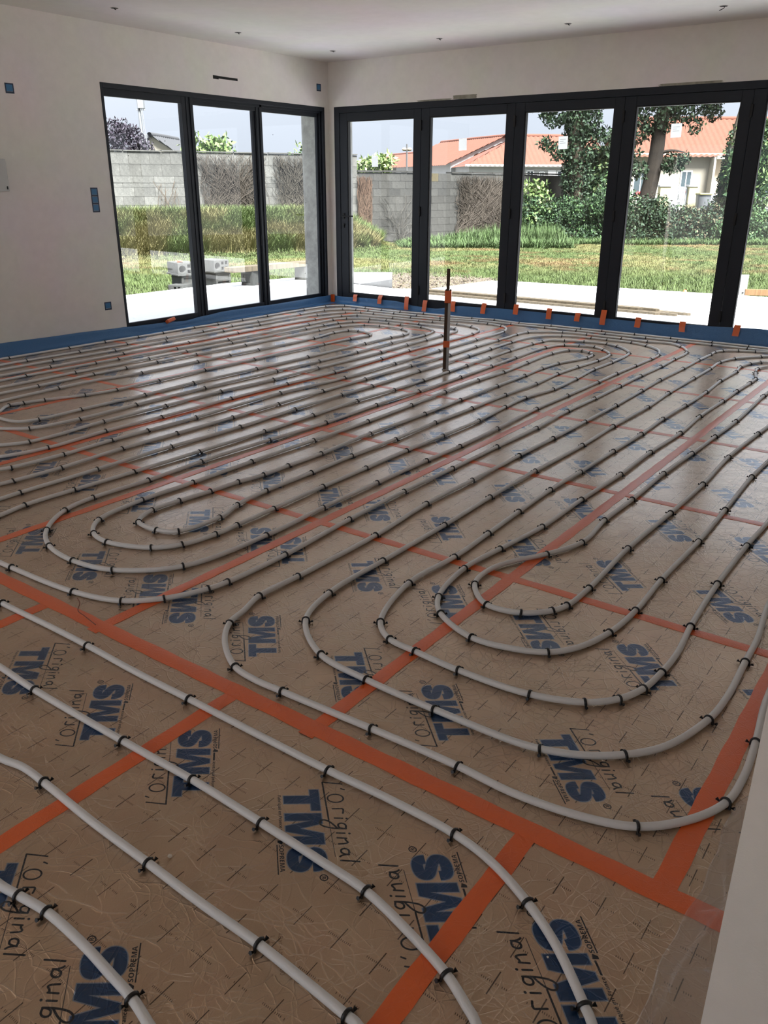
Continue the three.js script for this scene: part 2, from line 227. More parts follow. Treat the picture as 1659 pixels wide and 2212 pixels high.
// ------------------------------------------------------------------ folding doors in the back wall
{
  const door = struct('door_1');
  const F = (z0, z1) => (a0, a1, y0, y1) => rbx(a0, y0, z0, a1, y1, z1, 0.003);
  mesh('door_frame', merge(bars(WB[0], WB[1], -0.05, TOPB, 0.082, 0.08, 0.068, 0.09, F(-0.085, 0.003))), M.frame, door);
  const hinge = rbx(-0.012, -0.055, 0, 0.012, 0.055, 0.02, 0.004);
  for (let k = 0; k < 6; k++) {
    const a0 = 0.169 + k * 1.208, a1 = a0 + 1.204, leaf = mesh('door_leaf', merge(bars(a0, a1, 0.045, 2.276, 0.113, 0.1, 0.088, 0.09, F(-0.075, -0.004))), M.frame, door);
    mesh('glazing_bead', merge(bars(a0 + 0.112, a1 - 0.099, 0.134, 2.189, 0.012, 0.012, 0.012, 0.012, F(-0.06, -0.010))), M.gasket, leaf);
    const p = mesh('pane', pane(1.0, 2.06), M.glass, leaf); p.position.set((a0 + a1) / 2 + 0.006, 1.16, -0.04);
    if (k) for (const y of [0.25, 1.165, 2.1]) mesh('hinge', hinge, M.gasket, leaf).position.set(a0 - 0.002, y, -0.008);
  }
  const leaf = door.children[1];
  const h = mesh('handle', merge([rbx(0.198, 1.06, -0.004, 0.232, 1.125, 0.006), tube([[0.215, 1.09, 0], [0.215, 1.09, 0.045], [0.235, 1.091, 0.055], [0.40, 1.092, 0.052]], 0.0085, 16, 8)]), M.gasket, leaf);
  mesh('lock', merge([new THREE.CylinderGeometry(0.014, 0.014, 0.02, 12).rotateX(Math.PI / 2).translate(0.215, 0.985, 0.002), bx(0.208, 0.95, -0.004, 0.222, 0.98, 0.008)]), M.gasket, leaf);
  // white labels left on the panes
  const lab = [['first folding leaf from left', 0.683, 1.727], ['second folding leaf, against open sky', 1.922, 1.888], ['third folding leaf, before the ivy trunk', 3.145, 1.878], ['fourth folding leaf, before the tiled roof', 4.319, 1.958]];
  lab.forEach(([w, x, y], k) => {
    const t = thing('paper_label', 'small paper label on the glass of the ' + w, 'label', [x, y, -0.038], 0, 'paper labels on the folding door glass');
    t.rotation.z = 0.03; const s = k === 0 ? 0.9 : 1; mesh('sheet', new THREE.PlaneGeometry(0.104 * s, 0.124), M.paper, t);
    if (k > 1) mesh('print', merge([0.03, 0.012, -0.006].map((q, n) => bx(-0.035, q, 0.0008, n === 1 ? 0.005 : 0.03, q + 0.003, 0.0011))), M.ink, t);
  });
}

// ------------------------------------------------------------------ blue edge strip and its orange tabs
const prof = (pts) => (a) => { if (a <= pts[0][0]) return pts[0][1]; for (let k = 1; k < pts.length; k++) if (a <= pts[k][0]) { const [x0, y0] = pts[k - 1], [x1, y1] = pts[k], t = (a - x0) / (x1 - x0), s = t * t * (3 - 2 * t); return y0 + (y1 - y0) * s; } return pts[pts.length - 1][1]; };
const topA = prof([[0, 0.095], [0.6, 0.095], [1.1, 0.092], [1.6, 0.097], [1.95, 0.10], [2.3, 0.085], [2.56, 0.066], [2.9, 0.083], [3.25, 0.09], [3.4, 0.098], [4.0, 0.112], [4.8, 0.124], [8, 0.125]]);
const topB = prof([[0, 0.09], [0.2, 0.084], [0.56, 0.096], [1.0, 0.094], [1.36, 0.055], [1.58, 0.048], [2.03, 0.112], [2.65, 0.126], [3.3, 0.123], [3.9, 0.126], [4.4, 0.124], [4.8, 0.146], [5.4, 0.166], [8.6, 0.16]]);
function strip(len, top, place, bulge) { // foam standing on the floor against the wall, with a short skirt on the boards
  const n = Math.round(len / 0.025), cols = 8, pos = [], idx = [], uv = [];
  for (let i = 0; i <= n; i++) { const a = i / n * len, h = top(a), w = bulge(a);
    const sk = 0.085 + 0.02 * Math.sin(a * 5) + 0.012 * Math.sin(a * 17);
    const row = [[sk, 0.003], [sk * 0.6, 0.005 + 0.003 * Math.sin(a * 23)], [0.03 + w * 0.3, 0.006], [0.018 + w * 0.6, 0.02], [0.012 + w, h * 0.45], [0.010 + w * 1.1, h * 0.75], [0.009 + w * 0.8, h], [0.003 + w * 0.6, h], [0.0025, 0.002]];
    row.forEach(([o, y], k) => { pos.push(...place(a, o, y)); uv.push(a, k * 0.04); }); }
  for (let i = 0; i < n; i++) for (let k = 0; k < cols; k++) { const b = i * 9 + k; idx.push(b, b + 9, b + 1, b + 1, b + 9, b + 10); }
  const g = new THREE.BufferGeometry(); g.setAttribute('position', new THREE.Float32BufferAttribute(pos, 3)); g.setAttribute('uv', new THREE.Float32BufferAttribute(uv, 2)); g.setIndex(idx); g.computeVertexNormals(); return g;
}
const inWin = (a, lo, hi) => Math.max(0, Math.min(1, (a - lo) * 6)) * Math.max(0, Math.min(1, (hi - a) * 6));
tag(mesh('edge_strip', strip(8, topA, (a, o, y) => [o, y, a], (a) => 0.016 * inWin(a, 0.3, 3.3) * (0.6 + 0.4 * Math.sin(a * 2.7)) + 0.001), M.foam), 'blue foam edge strip along the foot of the left wall and sliding window', 'edge strip');
tag(mesh('edge_strip', strip(8.45, topB, (a, o, y) => [a + 0.02, y, o], (a) => 0.012 * inWin(a, 0.8, 2.2) * (0.5 + 0.5 * Math.sin(a * 4)) + 0.001), M.foam), 'blue foam edge strip along the foot of the black folding doors', 'edge strip');
{
  const tabs = [[0.41, 0.045, 0.13, 'below the left end of the first folding leaf'], [0.81, 0.045, 0.15, 'below the middle of the first folding leaf'], [1.225, 0.005, 0.165, 'left of the first leaf joint'], [1.495, 0.0, 0.14, 'right of the first leaf joint'],
    [1.905, 0.04, 0.16, 'right behind the wooden marker stake'], [2.325, 0.05, 0.17, 'between the stake and second leaf joint'], [2.75, 0.08, 0.19, 'right of the second leaf joint'], [3.165, 0.065, 0.18, 'below the middle of the third leaf, left one'],
    [3.505, 0.07, 0.16, 'short and bent, below the third leaf'], [3.80, 0.06, 0.215, 'tallest, at the third leaf joint'], [4.185, 0.07, 0.17, 'below the fourth leaf, left one'], [4.65, 0.07, 0.17, 'below the fourth leaf, right one'], [5.18, 0.08, 0.185, 'right of the fourth leaf joint']];
  const tab = (x, y0, y1, t) => { const n = 6, g = new THREE.BoxGeometry(0.062, y1 - y0, 0.0012, 2, n, 1); const p = g.attributes.position; for (let i = 0; i < p.count; i++) { const v = p.getY(i) / (y1 - y0) + 0.5, yy = y0 + v * (y1 - y0); p.setXYZ(i, x + p.getX(i) + 0.008 * (v - 0.5) * Math.sin(x * 9), yy, p.getZ(i) + 0.026 + (v > 0.72 ? -0.012 * (v - 0.72) / 0.28 : 0) + 0.018 * (1 - v) + 0.002 * Math.sin(v * 7 + x * 5)); } g.computeVertexNormals(); return muv(g); };
  for (const [x, y0, y1, w] of tabs) tag(mesh('tape_tab', tab(x, y0, y1), M.tape), 'orange tape tab on the blue strip, ' + w, 'tape', 'orange tabs along the blue strip');
  const c = mesh('tape_tab', merge([bx(0.012, 0.0, 0.014, 0.05, 0.1, 0.016), bx(0.012, 0.0, 0.014, 0.014, 0.1, 0.05)]), M.tape); tag(c, 'orange tape folded into the far corner between window and doors', 'tape'); c.position.set(0.012, 0.006, 0.012);
  const s = mesh('tape_tab', new RoundedBoxGeometry(0.05, 0.035, 0.11, 2, 0.006), M.tape); s.position.set(0.035, 0.098, 2.79); s.rotation.set(0.15, 0.1, 0.5); tag(s, 'crumpled orange tape piece on the blue strip under the sliding window', 'tape');
}

// ------------------------------------------------------------------ wall boxes, slot, ceiling holes
function wallBox(n, y, z, label) { const t = thing('socket_box', label, 'socket box', [0, y, z]);
  const h = n * 0.071 + 0.008; mesh('rim', merge([rbx(-0.003, -h / 2, -0.04, 0.003, h / 2, -0.03, 0.002), rbx(-0.003, -h / 2, 0.03, 0.003, h / 2, 0.04, 0.002), rbx(-0.003, h / 2 - 0.011, -0.03, 0.003, h / 2, 0.03, 0.002), ...Array.from({ length: n }, (_, k) => rbx(-0.003, -h / 2 + k * 0.071, -0.03, 0.003, -h / 2 + k * 0.071 + 0.015, 0.03, 0.002))]), M.box, t);
  for (let k = 0; k < n; k++) mesh('cap', rbx(-0.004, -0.027, -0.03, 0.0005, 0.027, 0.03, 0.002), M.cap, t).position.y = -h / 2 + 0.0425 + k * 0.071; return t; }
wallBox(1, 2.215, 4.255, 'single blue socket box high on the left wall near its left end');
wallBox(1, 2.552, 0.18, 'single blue socket box high on the wall by the far corner');
wallBox(3, 1.318, 3.535, 'upright triple blue switch box beside the sliding window');
wallBox(1, 0.326, 3.533, 'single blue socket box low on the wall beside the sliding window');
tag(mesh('vent_slot', merge([bx(-0.004, -0.012, -0.18, 0.0012, 0.012, 0.18), bx(-0.004, -0.02, 0.1, 0.0015, 0.014, 0.18)]), M.dark), 'narrow dark slot cut into the plaster above the sliding window', 'vent slot').position.set(0, 2.515, 1.722);
{ const t = thing('cable_box', 'pale grey box on the left wall at the very edge of view', 'electrical box', [0, 1.53, 4.55]); mesh('housing', rbx(0, -0.13, -0.12, 0.06, 0.13, 0.12, 0.006), std({ color: lin(0.55, 0.56, 0.55), roughness: 0.5 }), t); mesh('lock', rbx(0.06, -0.115, -0.105, 0.066, -0.09, -0.095, 0.002), M.dark, t); }
{
  const holes = [[0.64, 3.58, 'ceiling hole nearest the left picture edge'], [0.634, 2.133, 'ceiling hole above the left pane of the sliding window'], [0.645, 0.69, 'ceiling hole closest to the far room corner'], [2.053, 0.713, 'ceiling hole above the second folding leaf'], [3.457, 0.73, 'ceiling hole above the third folding leaf'], [4.834, 0.733, 'ceiling hole with loose cable ends, above the fourth leaf']];
  const ring = new THREE.TorusGeometry(0.036, 0.003, 6, 20).rotateX(Math.PI / 2), disc = new THREE.CylinderGeometry(0.035, 0.03, 0.012, 20);
  holes.forEach(([x, z, l], k) => { const t = thing('downlight_hole', 'dark round ' + l, 'downlight hole', [x, H, z], 0, 'downlight holes in the ceiling'); mesh('rim', ring, M.ceiling, t); mesh('recess', disc, M.dark, t).position.y = 0.004; mesh('cable', tube([[0, 0.005, 0], [0.01, -0.012, 0.005], [k === 5 ? -0.03 : 0.02, k === 5 ? -0.03 : -0.014, 0.0]], 0.003, 8, 5), M.dark, t); });
}
const RUNS = {};
RUNS.S1 = { p: [4, 8.07, 4.9, 8.07, 5.657, 8.073, 5.717, 8.065, 5.805, 8.054, 5.939, 8.057, 6.034, 8.066, 6.118, 8.075, 6.184, 8.09, 6.34, 8.13, 6.5, 8.27, 6.58, 8.6, 6.6, 9.3], bare: '0 1 2 5 6 8 9 10 11 12' };
RUNS.S2 = { p: [4, 7.82, 4.8, 7.83, 5.248, 7.832, 5.334, 7.817, 5.433, 7.819, 5.659, 7.833, 5.873, 7.838, 6.064, 7.843, 6.23, 7.844, 6.363, 7.852, 6.473, 7.86, 6.497, 7.862, 6.62, 7.92, 6.74, 8.08, 6.78, 8.4, 6.79, 9.3], bare: '0 1 2 3 5 7 9 11 12 13 14 15' };
RUNS.S3 = { p: [4, 7.57, 4.5, 7.575, 4.825, 7.583, 5.031, 7.591, 5.256, 7.591, 5.456, 7.589, 5.738, 7.585, 5.992, 7.592, 6.184, 7.598, 6.325, 7.606, 6.457, 7.637, 6.578, 7.676, 6.641, 7.709, 6.677, 7.731, 6.8, 7.87, 6.87, 8.1, 6.9, 8.5, 6.9, 9.3], bare: '0 1 2 4 8 10 12 13 14 15 16 17' };
RUNS.S4 = { p: [3.4, 7.33, 4, 7.335, 4.425, 7.338, 4.673, 7.336, 4.939, 7.337, 5.217, 7.343, 5.452, 7.343, 5.747, 7.345, 6.001, 7.347, 6.211, 7.34, 6.394, 7.344, 6.506, 7.368, 6.628, 7.424, 6.722, 7.485, 6.825, 7.578, 6.851, 7.604, 6.95, 7.75, 7, 7.98, 7.02, 8.4, 7.02, 9.3], bare: '0 1 3 5 7 9 11 13 15 16 17 18 19' };
RUNS.F = { p: [6.87, 5.2, 6.87, 5.9, 6.871, 6.32, 6.894, 6.547, 6.904, 6.728, 6.892, 6.847, 6.834, 6.965, 6.74, 7.061, 6.63, 7.105, 6.444, 7.134, 6.271, 7.129, 5.988, 7.134, 5.654, 7.147, 5.539, 7.15, 5.435, 7.133, 5.299, 7.047, 5.215, 6.943, 5.192, 6.85, 5.155, 6.729, 5.162, 6.518, 5.166, 6.002, 5.136, 5.542, 5.144, 5.117, 5.145, 4.581, 5.154, 4.146, 5.16, 3.67, 5.16, 3.13, 5.15, 2.58, 5.14, 2.13, 5.15, 1.57, 5.15, 1.12, 5.16, 0.79, 5.16, 0.65, 5.2, 0.53, 5.32, 0.44, 5.46, 0.39, 5.56, 0.35, 5.9, 0.32, 6.6, 0.33], bare: '0 1 2 4 6 8 9 13 15 17 36 37 38' };
RUNS.G = { p: [6.73, 4.4, 6.73, 5.2, 6.734, 5.675, 6.76, 5.946, 6.764, 6.125, 6.77, 6.363, 6.757, 6.517, 6.695, 6.715, 6.618, 6.816, 6.516, 6.893, 6.419, 6.932, 6.345, 6.946, 6.082, 6.949, 5.823, 6.942, 5.612, 6.913, 5.42, 6.768, 5.354, 6.554, 5.349, 6.198, 5.351, 5.72, 5.342, 5.279, 5.344, 4.781, 5.358, 4.176, 5.35, 3.66, 5.36, 3.04, 5.34, 2.53, 5.34, 1.9, 5.34, 1.45, 5.33, 1.11, 5.39, 0.86, 5.56, 0.62, 5.61, 0.57, 6, 0.5, 6.6, 0.5], bare: '0 1 2 3 5 7 9 11 30 31 32' };
RUNS.H = { p: [6.53, 3.8, 6.53, 4.4, 6.542, 4.801, 6.532, 5.141, 6.531, 5.593, 6.548, 5.995, 6.566, 6.199, 6.563, 6.347, 6.548, 6.474, 6.507, 6.574, 6.431, 6.651, 6.275, 6.711, 6.03, 6.724, 5.852, 6.711, 5.739, 6.697, 5.642, 6.618, 5.552, 6.302, 5.57, 5.99, 5.56, 5.686, 5.548, 5.368, 5.539, 5.001, 5.55, 4.649, 5.553, 4.18, 5.56, 3.73, 5.55, 3.29, 5.56, 2.84, 5.56, 2.33, 5.54, 1.87, 5.55, 1.43, 5.53, 1.21, 5.56, 1.01, 5.62, 0.9, 5.67, 0.86, 6, 0.72, 6.6, 0.7], bare: '0 1 2 6 32 33 34' };
RUNS.I = { p: [6.33, 2.8, 6.33, 3.4, 6.33, 3.84, 6.323, 4.173, 6.339, 4.755, 6.349, 5.221, 6.341, 5.693, 6.349, 5.997, 6.332, 6.205, 6.285, 6.362, 6.215, 6.453, 6.098, 6.506, 5.959, 6.521, 5.782, 6.439, 5.707, 6.333, 5.66, 6.062, 5.684, 5.804, 5.722, 5.474, 5.725, 5.037, 5.741, 4.555, 5.735, 4.068, 5.75, 3.56, 5.73, 3.08, 5.74, 2.55, 5.74, 2.16, 5.75, 1.8, 5.75, 1.62, 5.69, 1.37, 5.67, 1.2, 5.72, 1.05, 6, 0.92, 6.6, 0.9], bare: '0 1 2 9 11 29 30 31' };
RUNS.J = { p: [6.15, 2.2, 6.15, 2.7, 6.16, 3.05, 6.15, 3.28, 6.13, 3.89, 6.146, 4.449, 6.14, 4.954, 6.126, 5.476, 6.139, 5.925, 6.129, 6.11, 6.103, 6.178, 6.016, 6.263, 5.884, 6.281, 5.765, 6.161, 5.75, 6.007, 5.79, 5.884, 5.87, 5.735, 5.94, 5.534, 5.921, 5.23, 5.928, 4.888, 5.924, 4.401, 5.94, 3.95, 5.95, 3.51, 5.96, 3.06, 5.94, 2.2, 5.94, 2.07, 5.94, 1.6, 5.94, 1.2], bare: '0 1 2 14 15 25 26 27' };
RUNS.E = { p: [3.2, 7.15, 3.7, 7.15, 4.086, 7.148, 4.169, 7.147, 4.554, 7.127, 4.766, 7.065, 4.881, 6.958, 4.955, 6.804, 4.972, 6.718, 4.982, 6.394, 4.957, 5.927, 4.95, 5.469, 4.957, 5.009, 4.959, 4.506, 4.969, 4, 4.95, 3.48, 4.96, 3.03, 4.96, 2.53, 4.96, 2.07, 4.97, 1.6, 4.96, 1.21, 4.95, 0.81, 4.82, 0.55, 4.67, 0.44, 4.46, 0.48, 4.18, 0.45, 3.8, 0.44, 3.54, 0.47, 3.34, 0.59, 3.24, 0.69, 3.21, 0.89, 3.22, 1.07, 3.22, 1.31, 3.22, 1.75, 3.24, 2.26, 3.22, 2.87, 3.22, 3.52, 3.213, 4.039, 3.213, 4.53, 3.214, 4.979, 3.205, 5.451, 3.195, 5.856, 3.221, 6.281, 3.205, 6.556, 3.197, 6.624, 3.2, 6.9], bare: '0 1 2 23 28 31 44 45' };
RUNS.KL = { p: [3.39, 6.98, 3.399, 6.743, 3.394, 6.633, 3.4, 6.178, 3.399, 5.66, 3.418, 5.109, 3.403, 4.566, 3.399, 4.048, 3.41, 3.68, 3.4, 3.01, 3.4, 2.2, 3.39, 1.77, 3.38, 1.33, 3.44, 0.89, 3.63, 0.69, 3.92, 0.61, 4.09, 0.61, 4.35, 0.62, 4.53, 0.7, 4.69, 0.85, 4.78, 1.1, 4.79, 1.34, 4.78, 1.7, 4.77, 2.11, 4.77, 2.51, 4.76, 3.06, 4.75, 3.55, 4.771, 4.16, 4.776, 4.629, 4.766, 4.977, 4.761, 5.444, 4.763, 5.886, 4.775, 6.289, 4.72, 6.726, 4.519, 6.917, 4.311, 6.96, 4.099, 6.93, 3.936, 6.835, 3.789, 6.641, 3.752, 6.459, 3.765, 6.125, 3.754, 5.746, 3.775, 5.216, 3.797, 4.704, 3.788, 4.135, 3.8, 3.61, 3.8, 3, 3.79, 2.47, 3.78, 2.01, 3.78, 1.39, 3.87, 1.16, 4, 1.1, 4.15, 1.07, 4.28, 1.17, 4.41, 1.35, 4.43, 1.69, 4.4, 2.05, 4.38, 2.41, 4.4, 2.85, 4.38, 3.32, 4.38, 3.81, 4.373, 4.277, 4.384, 4.741, 4.372, 5.163, 4.378, 5.524, 4.376, 5.875, 4.404, 6.105, 4.453, 6.269, 4.426, 6.494, 4.333, 6.543, 4.194, 6.53, 4.124, 6.395, 4.132, 6.235, 4.153, 6.048, 4.166, 5.865, 4.195, 5.706, 4.197, 5.51, 4.203, 5.234, 4.186, 4.737, 4.197, 4.131, 4.19, 3.65, 4.19, 3.1, 4.19, 2.63, 4.18, 2.29, 4.2, 2.01, 4.3, 1.62, 4.29, 1.47, 4.23, 1.37, 4.13, 1.33, 4.02, 1.39, 3.96, 1.63, 3.97, 2.15, 3.99, 2.62, 3.97, 3.01, 3.97, 3.51, 3.99, 3.99, 3.999, 4.512, 3.996, 5.058, 3.982, 5.578, 3.981, 6.011, 3.975, 6.335, 4.023, 6.621, 4.137, 6.733, 4.266, 6.758, 4.469, 6.682, 4.55, 6.58, 4.584, 6.417, 4.585, 6.284, 4.581, 6.036, 4.57, 5.655, 4.569, 5.286, 4.567, 4.887, 4.58, 4.509, 4.581, 4.067, 4.55, 3.64, 4.54, 3.31, 4.59, 2.94, 4.58, 2.5, 4.55, 2.06, 4.56, 1.69, 4.53, 1.18, 4.42, 1, 4.31, 0.9, 4.18, 0.84, 3.95, 0.86, 3.77, 0.93, 3.64, 0.99, 3.61, 1.11, 3.59, 1.29, 3.58, 1.74, 3.59, 2.15, 3.6, 2.57, 3.61, 2.88, 3.62, 3.28, 3.62, 3.68, 3.604, 4.122, 3.608, 4.613, 3.617, 5.094, 3.609, 5.629, 3.594, 6.083, 3.578, 6.447, 3.573, 6.717, 3.6, 6.861, 3.6, 7.02], bare: '0 1 13 19 121 126 142 143' };
RUNS.N = { p: [0.12, 5.9, 0.13, 5.2, 0.13, 4.796, 0.135, 4.738, 0.144, 4.128, 0.15, 3.73, 0.18, 3.35, 0.18, 3.03, 0.18, 2.6, 0.21, 2.28, 0.22, 1.91, 0.22, 1.5, 0.23, 0.85, 0.26, 0.46, 0.41, 0.25, 0.75, 0.25, 1.02, 0.27, 1.3, 0.27, 1.61, 0.22, 2.27, 0.19, 2.54, 0.14, 2.88, 0.18, 3.25, 0.125, 3.6, 0.125, 3.84, 0.125, 4.2, 0.125, 4.58, 0.125, 4.99, 0.125, 5.34, 0.125, 5.5, 0.125, 5.9, 0.125, 6.6, 0.125], bare: '0 1 2 29 30 31' };
RUNS.M = { p: [0.37, 6, 0.38, 5.4, 0.376, 4.963, 0.374, 4.715, 0.392, 4.19, 0.41, 3.67, 0.45, 3.21, 0.45, 2.72, 0.43, 2.28, 0.44, 1.88, 0.45, 1.17, 0.47, 0.74, 0.59, 0.52, 0.75, 0.45, 0.92, 0.42, 1.31, 0.42, 1.63, 0.4, 1.95, 0.38, 2.43, 0.31, 2.84, 0.3, 3.25, 0.29, 3.61, 0.27, 3.94, 0.28, 4.37, 0.27, 4.69, 0.27, 5.03, 0.27, 5.36, 0.27, 5.53, 0.27, 5.9, 0.27, 6.6, 0.27], bare: '0 1 2 27 28 29' };
RUNS.LN = { p: [0.57, 6.1, 0.57, 5.5, 0.561, 5.073, 0.566, 4.585, 0.6, 3.95, 0.6, 3.34, 0.6, 2.57, 0.61, 2.03, 0.65, 1.09, 0.79, 0.72, 0.95, 0.61, 1.13, 0.59, 1.66, 0.57, 2.04, 0.52, 2.62, 0.44, 2.82, 0.49, 2.93, 0.59, 3.01, 0.8, 3.03, 1.42, 3.04, 2.13, 3.05, 2.87, 3.06, 3.58, 3, 4.28, 3.017, 5.125, 3.009, 5.518, 3.003, 5.787, 3.019, 6.131, 3, 6.444, 2.981, 6.497, 2.96, 6.8], bare: '0 1 2 16 28 29' };
RUNS.KO = { p: [0.77, 6.1, 0.77, 5.6, 0.77, 5.196, 0.782, 4.749, 0.79, 4, 0.83, 3.25, 0.82, 2.57, 0.85, 1.36, 0.93, 0.97, 1.06, 0.83, 1.52, 0.74, 2.05, 0.7, 2.36, 0.67, 2.58, 0.73, 2.74, 0.85, 2.83, 1.15, 2.82, 2.31, 2.84, 2.78, 2.86, 3.47, 2.835, 4.022, 2.825, 4.615, 2.824, 5.253, 2.804, 5.683, 2.83, 6.108, 2.764, 6.37, 2.66, 6.5, 2.4, 6.6], bare: '0 1 2 14 24 25 26' };
RUNS.JP = { p: [0.94, 6.1, 0.94, 5.7, 0.94, 5.295, 0.932, 5.067, 0.951, 4.418, 0.962, 4.188, 0.99, 3.54, 1.03, 2.91, 1.04, 1.69, 1.04, 1.27, 1.11, 1.1, 1.34, 0.95, 1.56, 0.92, 2.01, 0.92, 2.51, 0.96, 2.6, 1.1, 2.62, 1.42, 2.63, 1.73, 2.63, 2.07, 2.65, 2.53, 2.64, 3.42, 2.64, 3.97, 2.602, 4.503, 2.608, 5.036, 2.609, 5.557, 2.631, 6.103, 2.554, 6.246, 2.44, 6.38, 2.2, 6.45], bare: '0 1 2 15 26 27 28' };
RUNS.IQ = { p: [1.15, 6, 1.15, 5.8, 1.153, 5.421, 1.146, 4.757, 1.169, 4.017, 1.17, 3.58, 1.18, 3.01, 1.21, 1.94, 1.21, 1.64, 1.23, 1.41, 1.32, 1.25, 1.46, 1.13, 1.71, 1.08, 1.88, 1.09, 2.15, 1.08, 2.31, 1.15, 2.4, 1.24, 2.46, 1.5, 2.45, 2.08, 2.47, 2.66, 2.46, 3.19, 2.44, 3.72, 2.419, 4.498, 2.415, 5.139, 2.431, 5.612, 2.367, 5.935, 2.221, 6.05, 2.05, 6.11, 1.8, 6.1], bare: '0 1 2 15 26 27 28' };
RUNS.HR = { p: [1.34, 6, 1.34, 5.8, 1.344, 5.534, 1.343, 5.221, 1.325, 4.706, 1.339, 4.395, 1.352, 4.075, 1.36, 3.63, 1.38, 3.02, 1.39, 1.93, 1.41, 1.59, 1.57, 1.36, 1.75, 1.31, 2.06, 1.32, 2.23, 1.45, 2.28, 1.63, 2.26, 1.82, 2.26, 2.26, 2.25, 3.1, 2.24, 3.75, 2.216, 4.432, 2.232, 4.915, 2.218, 5.452, 2.225, 5.779, 2.165, 5.891, 1.992, 5.915, 1.873, 5.885, 1.816, 5.811, 1.715, 5.686, 1.734, 5.584, 1.776, 5.446, 1.881, 5.183, 1.928, 4.935, 1.935, 4.539, 1.931, 4.051, 1.94, 3.47, 1.96, 2.53, 1.98, 2.14, 2.01, 1.87, 1.97, 1.76, 1.9, 1.74, 1.76, 1.71, 1.65, 1.75, 1.61, 1.95, 1.66, 2.33, 1.65, 3.12, 1.63, 3.47, 1.61, 3.84, 1.595, 4.435, 1.53, 4.87, 1.53, 5.17, 1.55, 5.6, 1.6, 5.85, 1.7, 6], bare: '0 1 2 14 24 25 26 27 39 40 49 51 52 53' };
// ------------------------------------------------------------------ heating pipes and their clips
const PR = 0.0105;
const PIPES = {
  S1: ['frontmost white heating pipe, curving in from the left edge toward the viewer', 'front'], S2: ['second white heating pipe from the front, curving toward the viewer', 'front'], S3: ['third white heating pipe from the front, bending down beside the orange tape', 'front'], S4: ['fourth white heating pipe from the front, running just before the long orange cross tape', 'front'],
  F: ['outermost loop of the right-hand white pipe spiral, sweeping past the grey wall end'], G: ['second loop from outside of the right-hand white pipe spiral'], H: ['third loop from outside of the right-hand white pipe spiral'], I: ['fourth loop, next to the innermost, of the right-hand white pipe spiral'], J: ['innermost hairpin loop of the right-hand white pipe spiral'],
  E: ['white heating pipe enclosing the whole middle spiral, leaving at the left edge'], KL: ['long white heating pipe winding back and forth as the middle double spiral'],
  N: ['outermost white heating pipe, hugging the blue strip along both walls'], M: ['second white heating pipe from both walls, just inside the outermost one'], LN: ['outermost white pipe loop of the left spiral whose bend ends behind the stake'], KO: ['second white pipe loop from outside of the left spiral'], JP: ['third white pipe loop from outside of the left spiral'], IQ: ['fourth white pipe loop of the left spiral, just outside the innermost'], HR: ['innermost white pipe of the left spiral with two hairpin bends'],
};
const nth = (n) => n + (n % 100 > 10 && n % 100 < 14 ? 'th' : ['th', 'st', 'nd', 'rd'][n % 10] || 'th');
const clipGeo = (() => { // a one-piece plastic hoop pushed over the pipe, barbed feet sticking out
  const R = PR + 0.0022, arc = new THREE.TorusGeometry(R, 0.0030, 7, 14, Math.PI); arc.scale(1, 1, 1.5);
  const leg = (s) => new THREE.CylinderGeometry(0.0036, 0.004, PR + 0.003, 6).translate(s * R, -(PR + 0.001) / 2, 0);
  const barb = (s) => new THREE.ConeGeometry(0.0052, 0.014, 5).rotateZ(s * 2.0).translate(s * (R + 0.006), -PR + 0.0055, 0);
  return merge([arc, leg(1), leg(-1), barb(1), barb(-1), new THREE.SphereGeometry(0.0038, 6, 4).translate(R * 0.86, R * 0.55, 0)]);
})();
const clips = [];
for (const [k, [label, kind]] of Object.entries(PIPES)) {
  const P = RUNS[k].p, bare = new Set(RUNS[k].bare.split(' ').map(Number)), v = [];
  for (let i = 0; i < P.length; i += 2) v.push(new THREE.Vector3(P[i], PR + 0.0008, P[i + 1]));
  const curve = new THREE.CatmullRomCurve3(v, false, 'centripetal'), segs = (v.length - 1) * 7;
  const far = !kind && Math.min(...v.map((q) => q.z)) > 9;
  const g = new THREE.TubeGeometry(new (class extends THREE.Curve { getPoint(t, o) { const p = curve.getPoint(t, o), d = Math.hypot(p.x - CAM[0], p.z - CAM[2]); p.y += 0.0022 * Math.max(0, Math.sin(p.x * 5.1 + p.z * 3.7)) * (d < 6 ? 1 : 0.6); return p; } getPointAt(t, o) { return this.getPoint(t, o); } getTangentAt(t, o) { return this.getTangent(t, o); } })(), segs, PR, 9, false);
  const uv = g.attributes.uv; for (let i = 0; i < uv.count; i++) uv.setXY(i, uv.getX(i) * v.length * 2, uv.getY(i) * 0.5);
  tag(mesh('heating_pipe', g, M.pipe), label, 'pipe');
  const n = v.length; let leg = 0, last = null;
  for (let i = 0; i < n; i++) {
    const t = curve.getTangent(i / (n - 1)), along = kind || Math.abs(t.z) > Math.abs(t.x) * 1.2; if (last !== null && along !== last) leg++; last = along;
    if (bare.has(i)) continue;
    clips.push({ k, leg: k + leg, along: kind ? 'front' : along, pos: v[i], turn: Math.atan2(t.x, t.z), d: Math.hypot(v[i].x - CAM[0], v[i].z - CAM[2], CAM[1]) });
  }
}
